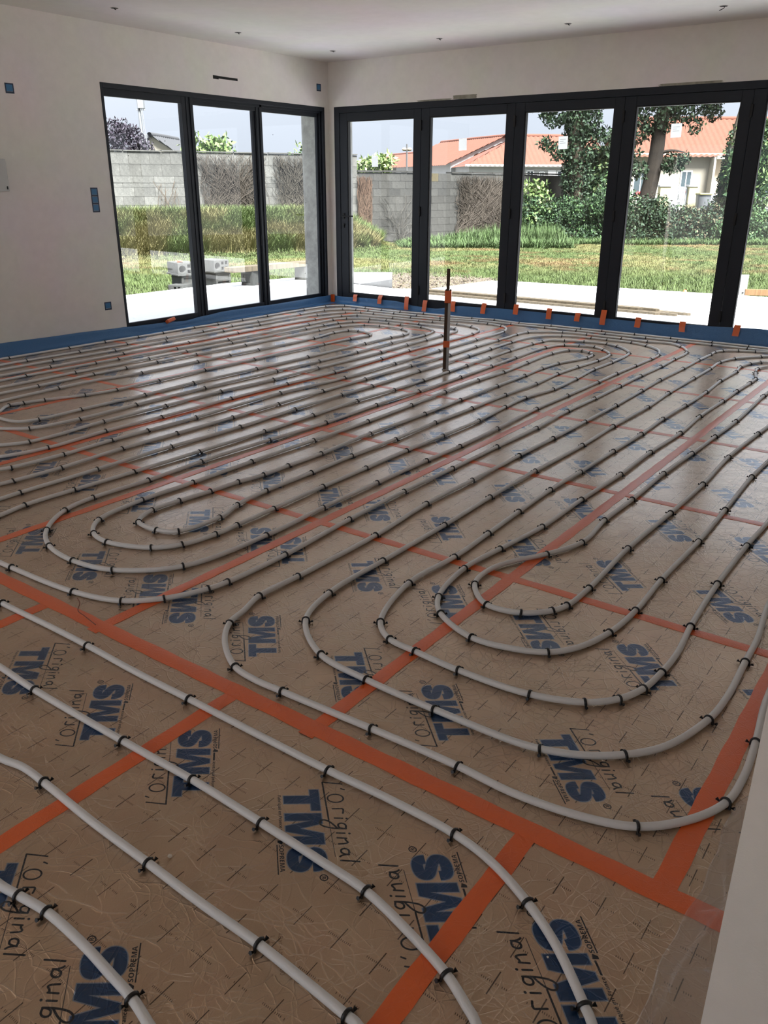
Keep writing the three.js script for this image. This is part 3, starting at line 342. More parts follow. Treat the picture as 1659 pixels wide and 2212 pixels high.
{
  const run = (x) => Math.round((x - 0.15) / 0.2) + 1, front = { S1: 'frontmost pipe', S2: 'second pipe from the front', S3: 'third pipe from the front', S4: 'fourth pipe from the front' };
  const loop = { F: 'outermost right-hand loop', G: 'second right-hand loop', H: 'third right-hand loop', I: 'fourth right-hand loop', J: 'innermost right-hand hairpin', E: 'loop enclosing the middle spiral', LN: 'outermost left loop', KO: 'second left loop', JP: 'third left loop', IQ: 'fourth left loop', HR: 'innermost left loop' };
  const byLeg = new Map(), groups = new Map();
  for (const c of clips) { if (!byLeg.has(c.leg)) byLeg.set(c.leg, []); byLeg.get(c.leg).push(c); }
  for (const cs of byLeg.values()) {
    const c0 = cs[0], mean = (k) => cs.reduce((s, c) => s + c.pos[k], 0) / cs.length, z = mean('z'), near = z > 3; let w, key = 'x';
    if (c0.along === 'front') w = 'from left on the ' + front[c0.k];
    else if (c0.along) { w = `from the window on the ${nth(run(mean('x')))} long pipe run from left`; key = 'z'; }
    else if (c0.k === 'N' || c0.k === 'M') w = `from left on the ${c0.k === 'N' ? 'closest' : 'second'} pipe along the folding doors`;
    else if (c0.k === 'KL') w = `from left on the ${near ? (z > 6.84 ? 'outermost' : z > 6.6 ? 'second' : 'innermost') + ' near' : (z < 0.74 ? 'outermost' : z < 0.98 ? 'second' : z < 1.22 ? 'third' : 'innermost') + ' far'} bend of the middle spiral`;
    else w = `from left on the ${near ? 'near' : 'far'} bend of the ${loop[c0.k]}`;
    if (!groups.has(w)) groups.set(w, []); for (const c of cs) { c.key = key; groups.get(w).push(c); }
  }
  for (const [w, cs] of groups) { cs.sort((p, q) => p.pos[p.key] - q.pos[q.key]); cs.forEach((c, i) => { c.label = `black clip, ${nth(i + 1)} ${w}`; }); }
  clips.sort((a, b) => a.d - b.d);
  clips.slice(0, 300).forEach((c) => { const m = mesh('pipe_clip', clipGeo, M.clip); m.position.copy(c.pos); m.rotation.y = c.turn; m.rotation.order = 'YXZ'; m.rotation.x = rr(-0.2, 0.2); tag(m, c.label, 'pipe clip', 'black clips holding the heating pipes'); });
  const rest = clips.slice(300), im = new THREE.InstancedMesh(clipGeo, M.clip, rest.length), o = new THREE.Object3D(); o.rotation.order = 'YXZ';
  rest.forEach((c, i) => { o.position.copy(c.pos); o.rotation.set(rr(-0.2, 0.2), c.turn, 0); o.updateMatrix(); im.setMatrixAt(i, o.matrix); });
  im.name = 'far_pipe_clips'; im.castShadow = true; scene.add(im); tag(im, 'many small black pipe clips on the far pipe runs by the windows', 'pipe clips', null, 'stuff');
}

// ------------------------------------------------------------------ orange seam tape
{
  const strip = (along, a0, a1, c, w, y) => { // along x or z, a slightly wavy band with real thickness
    const n = Math.max(4, Math.round((a1 - a0) / 0.06)), pos = [], idx = [], uv = [];
    for (let i = 0; i <= n; i++) { const a = a0 + (a1 - a0) * i / n, e = (s) => c + s * w / 2 + 0.0016 * Math.sin(a * 31 + s * 4 + c * 7) + 0.004 * Math.sin(a * 0.9 + c * 3), h = y + 0.0004 * Math.sin(a * 40 + c);
      for (const [s, yy] of [[-1, 0.0001], [-1, h], [0, h + 0.0002], [1, h], [1, 0.0001]]) { const q = e(s); pos.push(...(along ? [a, yy, q] : [q, yy, a])); uv.push(a, s * w / 2 + c); } }
    for (let i = 0; i < n; i++) for (let k = 0; k < 4; k++) { const b = i * 5 + k; along ? idx.push(b, b + 1, b + 5, b + 1, b + 6, b + 5) : idx.push(b, b + 5, b + 1, b + 1, b + 5, b + 6); }
    const g = new THREE.BufferGeometry(); g.setAttribute('position', new THREE.Float32BufferAttribute(pos, 3)); g.setAttribute('uv', new THREE.Float32BufferAttribute(uv, 2)); g.setIndex(idx); g.computeVertexNormals(); return g; };
  const T = (label, g) => tag(mesh('seam_tape', g, M.tape), label, 'tape');
  const cross = ['long orange tape crossing the whole floor in front of the near pipe bends', 'second orange cross tape from the front, through the innermost right-hand bend', 'third orange cross tape from the front, crossing behind the near bends', 'fourth orange cross tape from the front, in line with the marker stake foot', 'fifth orange cross tape from the front, behind the marker stake', 'sixth orange cross tape from the front, near the far bends'];
  cross.forEach((l, j) => T(l, strip(true, 0.12, 7.04, ZT - 1.2 * j, j ? 0.047 : 0.058, j ? 0.0011 : 0.0017)));
  [[-4, 'orange lengthwise tape nearest the left wall'], [-3, 'second orange lengthwise tape from the left wall'], [-2, 'third orange lengthwise tape from the left wall'], [-1, 'fourth lengthwise orange tape from the left wall, through the middle spiral'], [0, 'fifth lengthwise orange tape from the left wall, right of the middle spiral'], [1, 'sixth lengthwise orange tape from the left wall, through the right-hand spiral'], [2, 'rightmost lengthwise orange tape, close to the grey wall end']]
    .forEach(([i, l]) => T(l, strip(false, 0.14, ZT + (i === 2 ? 0.0 : 0.045), XL + i, i === 2 ? 0.056 : 0.05, 0.0014)));
  [[4.543, 'short orange tape branching toward the viewer at the left edge'], [5.536, 'orange tape branching toward the lower left from the long cross tape'], [6.528, 'orange tape branching from the long cross tape down to the bottom edge']].forEach(([x, l]) => T(l, strip(false, ZT + 0.02, 8.42, x, 0.052, 0.0009)));
  const s = mesh('tape_sliver', tube([[4.60, 0.003, 7.14], [4.66, 0.012, 7.17], [4.69, 0.006, 7.20], [4.75, 0.010, 7.215], [4.83, 0.004, 7.225]], 0.0016, 24, 5), std({ color: lin(0.22, 0.05, 0.02), roughness: 0.5 })); tag(s, 'loose curled sliver of orange tape lying on the long cross tape at left', 'tape sliver');
  const crumb = new THREE.IcosahedronGeometry(0.0055, 1); { const p = crumb.attributes.position; for (let i = 0; i < p.count; i++) { const k = 0.7 + 0.5 * hash(p.getX(i) * 900, p.getZ(i) * 700 + p.getY(i) * 300); p.setXYZ(i, p.getX(i) * k, p.getY(i) * k * 0.8, p.getZ(i) * k); } crumb.computeVertexNormals(); }
  const cm = std({ color: lin(0.72, 0.68, 0.6), roughness: 0.9 });
  [[5.89, 7.79, 1, 'white plaster crumb on the boards between the second and third front pipes'], [6.72, 7.515, 0.45, 'tiny white crumb beside the handwriting at the bottom right'], [5.98, 7.18, 0.5, 'tiny pale crumb on the long orange cross tape']].forEach(([x, z, k, l]) => { const m = mesh('plaster_crumb', crumb, cm); m.position.set(x, 0.004 * k + 0.0005, z); m.scale.setScalar(k); tag(m, l, 'crumb'); });
}

// ------------------------------------------------------------------ wooden marker stake
{
  const t = thing('marker_stake', 'upright wooden stake wrapped with orange tape, standing between the pipes', 'stake', [3.516, 0, 2.775], 0.5);
  t.rotation.z = -0.004;
  mesh('batten', rbx(-0.024, 0, -0.012, 0.002, 0.665, 0.012, 0.002), M.darkWood, t); mesh('tall_batten', rbx(-0.017, 0.02, -0.034, 0.010, 0.825, -0.0125, 0.002), M.darkWood, t);
  mesh('metal_channel', merge([rbx(0.003, 0.0, -0.016, 0.0055, 0.56, 0.016, 0.001), rbx(0.0055, 0, 0.0135, 0.024, 0.56, 0.016, 0.001), rbx(0.0055, 0, -0.016, 0.024, 0.56, -0.0135, 0.001)]), M.zinc, t);
  mesh('side_batten', rbx(0.0125, 0.56, -0.012, 0.027, 0.665, 0.010, 0.002), M.darkWood, t);
  mesh('tape_wrap', rbx(-0.0265, 0.555, -0.037, 0.029, 0.655, 0.0175, 0.003), M.tape, t); mesh('tape_wrap', rbx(-0.0265, 0.19, -0.037, 0.0265, 0.245, 0.018, 0.003), M.tape, t);
  mesh('foot', rbx(-0.03, 0, -0.034, 0.028, 0.006, 0.02, 0.002), M.zinc, t);
}

// ------------------------------------------------------------------ clear film along the foot of the grey wall end
{
  const n = 240, m = 40, pos = [], idx = [], tri = (x, w) => Math.max(0, 1 - Math.abs(x) / w);
  const fr = (x) => ((x % 1) + 1) % 1;
  for (let i = 0; i <= n; i++) { const z = 6.62 + (7.797 - 6.62) * i / n, w = 0.135 * Math.min(1, 0.3 + (z - 6.62) / 0.3) * (0.94 + 0.04 * Math.sin(z * 13) + 0.02 * Math.sin(z * 41));
    for (let k = 0; k <= m; k++) { const q = k / m, j = 0.05 * vnoise(z * 9, q * 3);
      const fold = 0.016 * tri(fr(q * 2.2 + z * 1.35 + j) - 0.5, 0.10) + 0.010 * tri(fr(q * 1.6 - z * 2.4 + 1.5 * j) - 0.4, 0.07) + 0.008 * tri(fr(z * 5.3 + q * 0.8 + 3 * j) - 0.5, 0.06) * tri(q - 0.4, 0.3);
      const lift = q > 0.7 ? 0.15 * ((q - 0.7) / 0.3) ** 1.2 : 0; pos.push(7.046 - w * Math.max(0, 1 - q / 0.72) - 0.004, 0.0035 + lift + fold * Math.min(1, q * 8) + 0.014 * tri(q - 0.03, 0.035), z); } }
  for (let i = 0; i < n; i++) for (let k = 0; k < m; k++) { const b = i * (m + 1) + k; idx.push(b, b + 1, b + m + 1, b + 1, b + m + 2, b + m + 1); }
  const g = new THREE.BufferGeometry(); g.setAttribute('position', new THREE.Float32BufferAttribute(pos, 3)); g.setIndex(idx); g.computeVertexNormals();
  tag(mesh('plastic_film', g, M.film), 'clear crinkled plastic film along the foot of the grey wall end at bottom right', 'plastic film');
}

// ------------------------------------------------------------------ garden ground
const wallLine = [[-9.5, 19.75], [-0.75, 23.9], [6.5, 30.2]];   // foot of the boundary wall in the garden frame
const distWall = (X, Z) => { let d = 9; for (let k = 0; k < 2; k++) { const [ax, az] = wallLine[k], [bx_, bz] = wallLine[k + 1], l = Math.hypot(bx_ - ax, bz - az), t = Math.max(0, Math.min(1, ((X - ax) * (bx_ - ax) + (Z - az) * (bz - az)) / l / l)); d = Math.min(d, Math.hypot(X - ax - t * (bx_ - ax), Z - az - t * (bz - az))); } return d; };
const ss = (a, b, x) => { const t = Math.max(0, Math.min(1, (x - a) / (b - a))); return t * t * (3 - 2 * t); };
const bank = (X, Z) => 0.78 * (1 - ss(0.4, 3.0, distWall(X, Z))) * (1 - ss(-1.6, 0.3, X));
const groundY = (X, Z) => -0.13 + bank(X, Z) + 0.03 * (fbm(X * 0.7, Z * 0.7) - 0.5) * ss(13, 16, Z) + 0.55 * ss(27, 40, Z);
{
  const soil = std({ color: lin(0.045, 0.05, 0.016), map: rep(grey, 0.3), roughness: 1, bumpMap: rep(grainBump, 0.6), bumpScale: 0.03 });
  const nx = 90, nz = 70, pos = [], idx = [], uv = [];
  for (let j = 0; j <= nz; j++) for (let i = 0; i <= nx; i++) { const X = -16 + 34 * i / nx, Z = 8.5 + 36 * j / nz; pos.push(...at(X, Math.min(groundY(X, Z), 0.45), Z)); uv.push(X, Z); }
  for (let j = 0; j < nz; j++) for (let i = 0; i < nx; i++) { const b = j * (nx + 1) + i; idx.push(b, b + 1, b + nx + 1, b + 1, b + nx + 2, b + nx + 1); }
  const g = new THREE.BufferGeometry(); g.setAttribute('position', new THREE.Float32BufferAttribute(pos, 3)); g.setAttribute('uv', new THREE.Float32BufferAttribute(uv, 2)); g.setIndex(idx); g.computeVertexNormals();
  smesh('lawn', g, soil);
  const far = new THREE.CircleGeometry(150, 40).rotateX(-Math.PI / 2).translate(0, -0.3, 0); smesh('ground', muv(far), std({ color: lin(0.15, 0.148, 0.14), map: rep(grey, 0.05), roughness: 1 }));
  smesh('terrace', prism([[-2.86, 9.5], [-2.86, -0.7], [-2.55, -2.15], [-1.0, -1.93], [-0.3, -1.84], [0.17, -2.18], [0.34, -3.74], [0.8, -3.87], [4.4, -4.22], [12, -4.9], [12, -0.06], [-0.05, -0.06], [-0.05, 9.5]], -0.26, -0.012), M.terrace);
  smesh('terrace_kerb', prism([[-2.97, 9.5], [-2.97, -0.75], [-2.865, -0.7], [-2.865, 9.5]], -0.2, -0.035), std({ color: lin(0.06, 0.07, 0.08), roughness: 0.9 }));
  { // sloping slab by the corner
    const a = [[-1.05, -1.97], [-0.36, -1.88], [-0.95, -2.72], [-2.5, -2.5]], yt = [-0.008, 0.115, 0.125, 0.05], pos2 = [], id = [0, 1, 2, 0, 2, 3];
    a.forEach(([x, z], k) => pos2.push(x, yt[k], z)); a.forEach(([x, z]) => pos2.push(x, -0.2, z)); for (let k = 0; k < 4; k++) { const q = (k + 1) % 4; id.push(k, k + 4, q, q, k + 4, q + 4); }
    const s = new THREE.BufferGeometry(); s.setAttribute('position', new THREE.Float32BufferAttribute(pos2, 3)); s.setIndex(id); const f = s.toNonIndexed(); f.computeVertexNormals();
    smesh('ramp_slab', muv(f), std({ color: lin(0.16, 0.163, 0.166), map: rep(grey, 0.5), roughness: 0.9, side: THREE.DoubleSide }));
  }
  // gravel strip between terrace and lawn
  const peb = new THREE.IcosahedronGeometry(0.022, 0), N = 5200, im = new THREE.InstancedMesh(peb, std({ color: lin(0.115, 0.10, 0.08), roughness: 0.95 }), N), o = new THREE.Object3D(), c = new THREE.Color(); let k = 0;
  while (k < N) { const X = rr(-0.8, 2.2), Z = rr(12.6, 16.6); const edge = 16.1 - 0.35 * Math.max(0, X - 0.3) + 0.5 * (vnoise(X * 2, 3) - 0.5); if (Z > edge) continue; const [x, z] = site(X, Z); if (z > -1.95 || (x > 0.2 && z > -3.7 && x < 9)) continue;
    o.position.set(x, -0.105 + rr(0, 0.02), z); o.rotation.set(rr(0, 6), rr(0, 6), rr(0, 6)); o.scale.set(rr(0.6, 1.5), rr(0.4, 0.9), rr(0.6, 1.5)); o.updateMatrix(); im.setMatrixAt(k, o.matrix); const b = rr(0.55, 1.15); im.setColorAt(k, c.setRGB(b, b * rr(0.9, 1.02), b * rr(0.75, 1))); k++; }
  im.name = 'gravel'; scene.add(im); tag(im, 'pale loose gravel between the white terrace and the lawn', 'gravel', null, 'stuff');
}
// grass
function blades(n, h, w, lean, s0) { const pos = [], idx = []; for (let k = 0; k < n; k++) { const a = hash(k, s0) * 6.28, r = hash(k, s0 + 1) * 0.06, x = Math.cos(a * 3) * r, z = Math.sin(a * 5) * r, hh = h * (0.5 + 0.6 * hash(k, s0 + 2)), l = lean * (0.3 + hash(k, s0 + 3)), dx = Math.cos(a), dz = Math.sin(a), b = pos.length / 3;
  pos.push(x - dz * w, 0, z + dx * w, x + dz * w, 0, z - dx * w, x + dx * l * 0.45 - dz * w * 0.7, hh * 0.6, z + dz * l * 0.45 + dx * w * 0.7, x + dx * l * 0.45 + dz * w * 0.7, hh * 0.6, z + dz * l * 0.45 - dx * w * 0.7, x + dx * l, hh, z + dz * l); idx.push(b, b + 1, b + 2, b + 1, b + 3, b + 2, b + 2, b + 3, b + 4); }
  const g = new THREE.BufferGeometry(); g.setAttribute('position', new THREE.Float32BufferAttribute(pos, 3)); g.setIndex(idx); g.computeVertexNormals(); return g; }
const leafMat = (r, g, b) => std({ color: lin(r, g, b), roughness: 0.75, side: THREE.DoubleSide });
function scatter(name, geo, mat, N, pick, label, cat, parent) { const im = new THREE.InstancedMesh(geo, mat, N), o = new THREE.Object3D(), c = new THREE.Color(); let k = 0, tries = 0;
  while (k < N && tries++ < N * 12) { const q = pick(); if (!q) continue; o.position.set(...q.p); o.rotation.set(...(q.r || [0, rr(0, 6.3), 0])); o.scale.set(...(q.s || [1, 1, 1])); o.updateMatrix(); im.setMatrixAt(k, o.matrix); im.setColorAt(k, c.setRGB(...q.c)); k++; }
  im.count = k; im.castShadow = im.receiveShadow = true; im.name = parent ? name : numbered(name); (parent || scene).add(im); if (parent) im.userData = { kind: 'stuff' }; else tag(im, label, cat, null, 'stuff'); return im; }
const onTerrace = (x, z) => (x > -2.95 && z > -2.2) || (x > 0.2 && z > -4.05 - 0.06 * x) || (x > -0.5 && z > -1.9);
scatter('lawn_grass', blades(8, 0.075, 0.0045, 0.05, 1), leafMat(1, 1, 1), 95000, () => {
  const Z = 12.3 + 15 * Math.sqrt(rnd()), X = rr(-0.36, 0.48) * Z + rr(-0.3, 0.3); const [x, z] = site(X, Z); if (onTerrace(x, z) || bank(X, Z) > 0.12) return null; if (X > -0.9 && X < 1.9 && Z < 15.6 - 0.35 * Math.max(0, X - 0.3)) return null;
  const straw = ss(0.42, 0.62, fbm(X * 0.55 + 3, Z * 0.8)) * ss(15, 18.5, Z), red = ss(0.58, 0.72, fbm(X * 0.9 + 20, Z * 1.3)) * ss(15, 17, Z), v = rr(0.75, 1.25), lush = 1 - ss(15.5, 19, Z);
  return { p: at(X, groundY(X, Z), Z), s: [rr(0.9, 1.6), rr(0.5, 1.1) + 0.6 * lush, rr(0.9, 1.6)], c: [v * (0.060 + 0.060 * straw + 0.032 * red), v * (0.090 + 0.028 * straw - 0.018 * red), v * (0.022 + 0.018 * straw)] };
}, 'mown yellow-green lawn grass with straw-coloured patches outside the windows', 'grass');
scatter('weeds', blades(9, 0.30, 0.008, 0.2, 5), leafMat(1, 1, 1), 26000, () => {
  const X = rr(-9, 0.8), Z = rr(16.5, 24.2); if (bank(X, Z) < 0.10 || distWall(X, Z) < 0.12) return null; const [x, z] = site(X, Z); if (onTerrace(x, z)) return null;
  const straw = ss(0.45, 0.65, fbm(X * 0.9 + 7, Z * 0.9)), top = bank(X, Z), v = rr(0.6, 1.3);
  return { p: at(X, groundY(X, Z), Z), s: [rr(0.8, 1.5), rr(0.5, 1.2), rr(0.8, 1.5)], c: [v * (0.085 + 0.09 * straw), v * (0.125 + 0.035 * straw), v * (0.036 + 0.032 * straw)] };
}, 'tall wild weeds and straw covering the earth bank below the block wall', 'weeds');
scatter('long_grass', blades(8, 0.5, 0.008, 0.2, 9), leafMat(1, 1, 1), 9000, () => {
  const X = rr(0.4, 12.5), Z = X < 5 ? rr(22.8, 25.2) : rr(24.4, 25.6); if (distWall(X, Z) < 0.2) return null; const near = ss(0.4, 4, X), v = rr(0.55, 1.25);
  return { p: at(X, groundY(X, Z) - 0.02, Z), s: [1.2, rr(0.4, 1) * (X > 5 ? 0.45 : 0.5 + 0.9 * near * (Z > 23.8 ? 1 : 0.3)), 1.2], c: [v * 0.06, v * 0.105, v * 0.03] };
}, 'long dark green grass growing along the foot of wall and bushes', 'grass');

// ------------------------------------------------------------------ block boundary wall
{
  const wall = struct('wall_boundary');
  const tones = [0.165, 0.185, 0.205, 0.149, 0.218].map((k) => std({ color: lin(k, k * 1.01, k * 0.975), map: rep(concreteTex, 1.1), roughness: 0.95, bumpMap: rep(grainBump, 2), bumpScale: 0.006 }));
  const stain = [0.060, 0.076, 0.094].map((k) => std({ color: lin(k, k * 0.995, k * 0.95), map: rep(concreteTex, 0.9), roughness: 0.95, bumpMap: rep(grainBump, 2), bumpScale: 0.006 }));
  const moss = std({ color: lin(0.12, 0.10, 0.055), map: rep(concreteTex, 1), roughness: 1 });
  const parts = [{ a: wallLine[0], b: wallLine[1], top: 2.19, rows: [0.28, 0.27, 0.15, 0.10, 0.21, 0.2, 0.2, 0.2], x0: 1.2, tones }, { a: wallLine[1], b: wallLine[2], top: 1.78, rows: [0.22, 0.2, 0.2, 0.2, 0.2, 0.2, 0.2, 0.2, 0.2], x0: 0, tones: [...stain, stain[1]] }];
  const shapes = new Map(), core = [];
  parts.forEach((q, n) => {
    const [ax, az] = site(...q.a), [ex, ez] = site(...q.b), len = Math.hypot(ex - ax, ez - az), dir = Math.atan2(-(ez - az), ex - ax);
    const c = bx(0, -0.35, -0.2, len, q.top - 0.012, -0.012); c.rotateY(dir); c.translate(ax, 0, az); core.push(c);
    let y = q.top; q.rows.forEach((h, r) => { y -= h; const band = n === 0 && r === 3, L = band ? 1.5 : 0.5;
      for (let x = q.x0 - (r % 2 ? L / 2 : 0) + 0.08 * hash(r, n); x < Math.min(len, n ? 7.2 : len) - 0.05; x += L) { const x0 = Math.max(0, x), x1 = Math.min(len, x + L); if (x1 - x0 < 0.08) continue;
        const key = h + ',' + (x1 - x0).toFixed(2); if (!shapes.has(key)) shapes.set(key, bx(0.004, 0.003, -0.03, x1 - x0 - 0.004, h - 0.003, 0.0));
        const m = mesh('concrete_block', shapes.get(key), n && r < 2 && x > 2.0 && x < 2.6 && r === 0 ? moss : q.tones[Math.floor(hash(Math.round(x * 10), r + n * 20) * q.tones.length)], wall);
        const off = (band ? -0.006 : -0.001) + 0.004 * (hash(x, r) - 0.5); m.position.set(ax + Math.cos(dir) * x0 + Math.sin(dir) * off, y, az - Math.sin(dir) * x0 + Math.cos(dir) * off); m.rotation.y = dir; } });
    for (let x = 0; x < len - 0.1; x += 0.9) { if (n && x > 2.4 && x < 3.1) continue; const l = Math.min(0.88, len - x), g = bx(0, 0, -0.23, l, n ? 0.045 : 0.025, 0.03), m = mesh('coping_tile', g, n ? stain[0] : tones[3], wall); m.position.set(ax + Math.cos(dir) * x, q.top + 0.003 + 0.012 * hash(x, 7), az - Math.sin(dir) * x); m.rotation.y = dir; }
  });
  mesh('mortar_core', merge(core), std({ color: lin(0.111, 0.108, 0.101), map: rep(concreteTex, 1), roughness: 1 }), wall);
  // dead creeper clinging to the wall
  const onWall = (s, u, y, out = 0.05) => { const q = parts[s], X = q.a[0] + (q.b[0] - q.a[0]) * u, Z = q.a[1] + (q.b[1] - q.a[1]) * u; return at(X - 0.0, y, Z - out * 1.2); };
  const creeper = (label, s, u0, u1, y0, y1, n, r, col, fan) => { const t = thing('creeper', label, 'creeper', [0, 0, 0]); const gs = [];
    for (let k = 0; k < n; k++) { const root = u0 + (u1 - u0) * (fan ? 0.45 + 0.1 * rnd() : rnd()); let u = root, y = y0, o = rr(0.02, 0.10); const tgt = u0 + (u1 - u0) * rnd(), pts = [onWall(s, u, y, o)], m = 7, hh = y1 - (y1 - y0) * rnd() * rnd() * 0.8; for (let q = 1; q <= m; q++) { u = root + (tgt - root) * q / m + rr(-0.2, 0.2) * (u1 - u0) * 0.3; y = y0 + (hh - y0) * q / m + rr(-0.03, 0.03); pts.push(onWall(s, u, y, o + rr(-0.015, 0.03))); } gs.push(tube(pts, r * 0.45 * rr(0.5, 1.4), 14, 4)); }
    mesh('twigs', merge(gs), std({ color: lin(col[0] * 0.36, col[1] * 0.36, col[2] * 0.36), roughness: 0.95 }), t).userData = { kind: 'stuff' }; return t; };
  const mat2 = [0.15, 0.125, 0.10];
  creeper('wide mat of dead grey creeper on the raised wall behind the sliding window', 0, 0.55, 0.74, 0.55, 2.18, 330, 0.011, mat2);
  creeper('dense dead creeper at the wall corner behind the right pane of the sliding window', 0, 0.755, 0.93, 0.45, 2.16, 420, 0.013, [0.13, 0.115, 0.09]);
  creeper('reddish brown dead creeper on the block wall by the first folding leaf edge', 1, 0.0, 0.055, 0.25, 1.68, 240, 0.014, [0.20, 0.12, 0.075], false);
  creeper('sparse bare creeper fanning up the block wall behind the first folding leaf', 1, 0.08, 0.26, -0.05, 1.25, 26, 0.011, [0.16, 0.15, 0.13], true);
  creeper('thick grey brown dead creeper at the right end of the block wall', 1, 0.40, 0.66, 0.1, 1.72, 700, 0.014, [0.14, 0.115, 0.09]);
  creeper('thin bare creeper stems on the wall left of the middle window bar', 0, 0.44, 0.50, 0.7, 1.55, 16, 0.009, [0.22, 0.15, 0.09], false);
}

// ------------------------------------------------------------------ things on the terrace and lawn
const hollow = (w, h, d, holes) => { const s = new THREE.Shape([[-w / 2, 0], [w / 2, 0], [w / 2, h], [-w / 2, h]].map(([x, y]) => new THREE.Vector2(x, y))); for (const q of holes) { const p = new THREE.Path(); if (q.length === 3) p.absarc(q[0], q[1], q[2], 0, Math.PI * 2, true); else p.setFromPoints([[q[0], q[1]], [q[0], q[3]], [q[2], q[3]], [q[2], q[1]]].map(([x, y]) => new THREE.Vector2(x, y))); s.holes.push(p); } const g = new THREE.ExtrudeGeometry(s, { depth: d, bevelEnabled: true, bevelSize: 0.004, bevelThickness: 0.004, bevelSegments: 1 }); g.translate(0, 0, -d / 2); return muv(g); };
{
  const grey1 = std({ color: lin(0.075, 0.078, 0.077), map: rep(concreteTex, 1.2), roughness: 0.95 }), grey2 = std({ color: lin(0.075, 0.077, 0.075), map: rep(concreteTex, 1.2), roughness: 0.95 });
  const four = (cx, cy, a) => [[cx - a, cy - a, cx - 0.012, cy - 0.012], [cx + 0.012, cy - a, cx + a, cy - 0.012], [cx - a, cy + 0.012, cx - 0.012, cy + a], [cx + 0.012, cy + 0.012, cx + a, cy + a]];
  const back = (w) => bx(-w / 2, 0.004, -0.16, w / 2, 0.19, -0.1);
  const put = (name, parts, mat, X, y, Z, turn, label) => { const t = thing(name, label, 'concrete block', at(X, y, Z), YAW + turn, 'concrete blocks beside the terrace'); mesh('body', parts, mat, t); return t; };
  const b1 = merge([hollow(0.30, 0.17, 0.42, [[-0.082, 0.085, 0.058], ...four(0.065, 0.085, 0.068)]), bx(-0.14, 0.01, -0.17, 0.14, 0.16, -0.12)]), b2 = merge([hollow(0.30, 0.275, 0.40, [[-0.12, 0.05, 0.12, 0.14], [-0.12, 0.17, 0.12, 0.245]]), bx(-0.14, 0.01, 0.12, 0.14, 0.265, 0.19)]), b3 = merge([hollow(0.24, 0.16, 0.3, four(0.03, 0.08, 0.06)), bx(-0.11, 0.01, -0.13, 0.11, 0.15, -0.1)]);
  const lip = bx(-0.17, -0.012, -0.23, 0.17, 0.01, 0.23);
  put('duct_block', merge([b1, lip]), grey1, -3.16, 0.165, 13.25, 0.62, 'pale duct block with one round and four square holes, topmost of the pile');
  put('solid_block', b2, grey2, -3.12, -0.13, 13.28, 0.62, 'dark grey concrete block carrying the duct block with the round hole');
  put('hollow_block', b3, grey1, -3.14, -0.13, 12.98, -0.35, 'small hollow block with four square holes standing in front of the pile');
  put('duct_block', merge([b1, lip]), grey1, -2.78, 0.165, 13.75, 0.9, 'second pale duct block, upper right of the pile behind the window bar');
  put('solid_block', b2, grey2, -2.76, -0.13, 13.78, 0.9, 'grey concrete block under the second duct block, right side of pile');
  const rag = new THREE.TorusKnotGeometry(0.045, 0.014, 40, 6, 2, 3); rag.scale(1, 0.25, 1); const r = mesh('orange_scrap', rag, std({ color: lin(0.62, 0.2, 0.1), roughness: 0.8 })); r.position.set(...at(-3.17, 0.357, 13.14)); tag(r, 'flat orange scrap lying on the topmost duct block', 'scrap');
  const legs = [[-2.36, -0.86], [-2.24, -1.98]];
  legs.forEach(([x, z], k) => { const t = thing('plank_support', k ? 'grey concrete support under the far right end of the garden plank' : 'grey concrete support under the left half of the garden plank', 'concrete block', [x, -0.012, z], 0.1); mesh('body', merge([hollow(0.22, 0.215, 0.2, [[-0.07, 0.04, 0.07, 0.18]]), bx(-0.1, 0.01, 0.04, 0.1, 0.21, 0.09)]), grey1, t).rotation.y = Math.PI / 2 * (k ? 1 : 0); });
  const pl = mesh('timber_plank', rbx(-0.11, 0, -0.86, 0.11, 0.075, 0.86, 0.004), M.paleWood); pl.position.set(-2.29, 0.209, -1.27); pl.rotation.y = -0.10; tag(pl, 'thick pale timber plank laid across two concrete supports like a bench', 'plank');
  const planks = [[0.25, 4.22, -1.74, 0.0, 0.028, 'long pale plank with a shaped tongue end, rearmost on the terrace by the doors'], [0.35, 4.1, -1.60, 0.0, 0.028, 'long pale plank lying flat on the terrace, closest to the folding doors'], [0.3, 3.85, -1.68, 0.029, 0.028, 'long yellowish plank lying on top of the other two on the terrace']];
  planks.forEach(([x0, x1, z, y, h, l], k) => { const w = 0.07, s = new THREE.Shape([[x0, z - w], [x1 - 0.25, z - w], [x1 - 0.2, z - w + 0.03], [x1 - 0.02, z - w + 0.03], [x1, z - 0.01], [x1, z + 0.02], [x1 - 0.03, z + w - 0.03], [x1 - 0.2, z + w - 0.03], [x1 - 0.25, z + w], [x0, z + w]].map(([a, b]) => new THREE.Vector2(a, -b))); const g = new THREE.ExtrudeGeometry(s, { depth: h, bevelEnabled: false }); g.rotateX(-Math.PI / 2); const m = mesh('terrace_plank', muv(g), M.paleWood); m.position.y = y - 0.0115; tag(m, l, 'plank', 'planks on the terrace'); });
  const p = thing('metal_bracket', 'short upright grey metal bracket at the lawn edge, far right', 'bracket', at(5.42, -0.1, 12.75), YAW); mesh('plate', merge([rbx(-0.06, 0, -0.008, 0.06, 0.32, 0.008, 0.003), rbx(-0.06, 0, 0.0, 0.06, 0.012, 0.09, 0.003)]), M.zinc, p); mesh('bolt', new THREE.CylinderGeometry(0.012, 0.012, 0.02, 8).rotateX(Math.PI / 2).translate(0, 0.06, 0.012), M.dark, p);
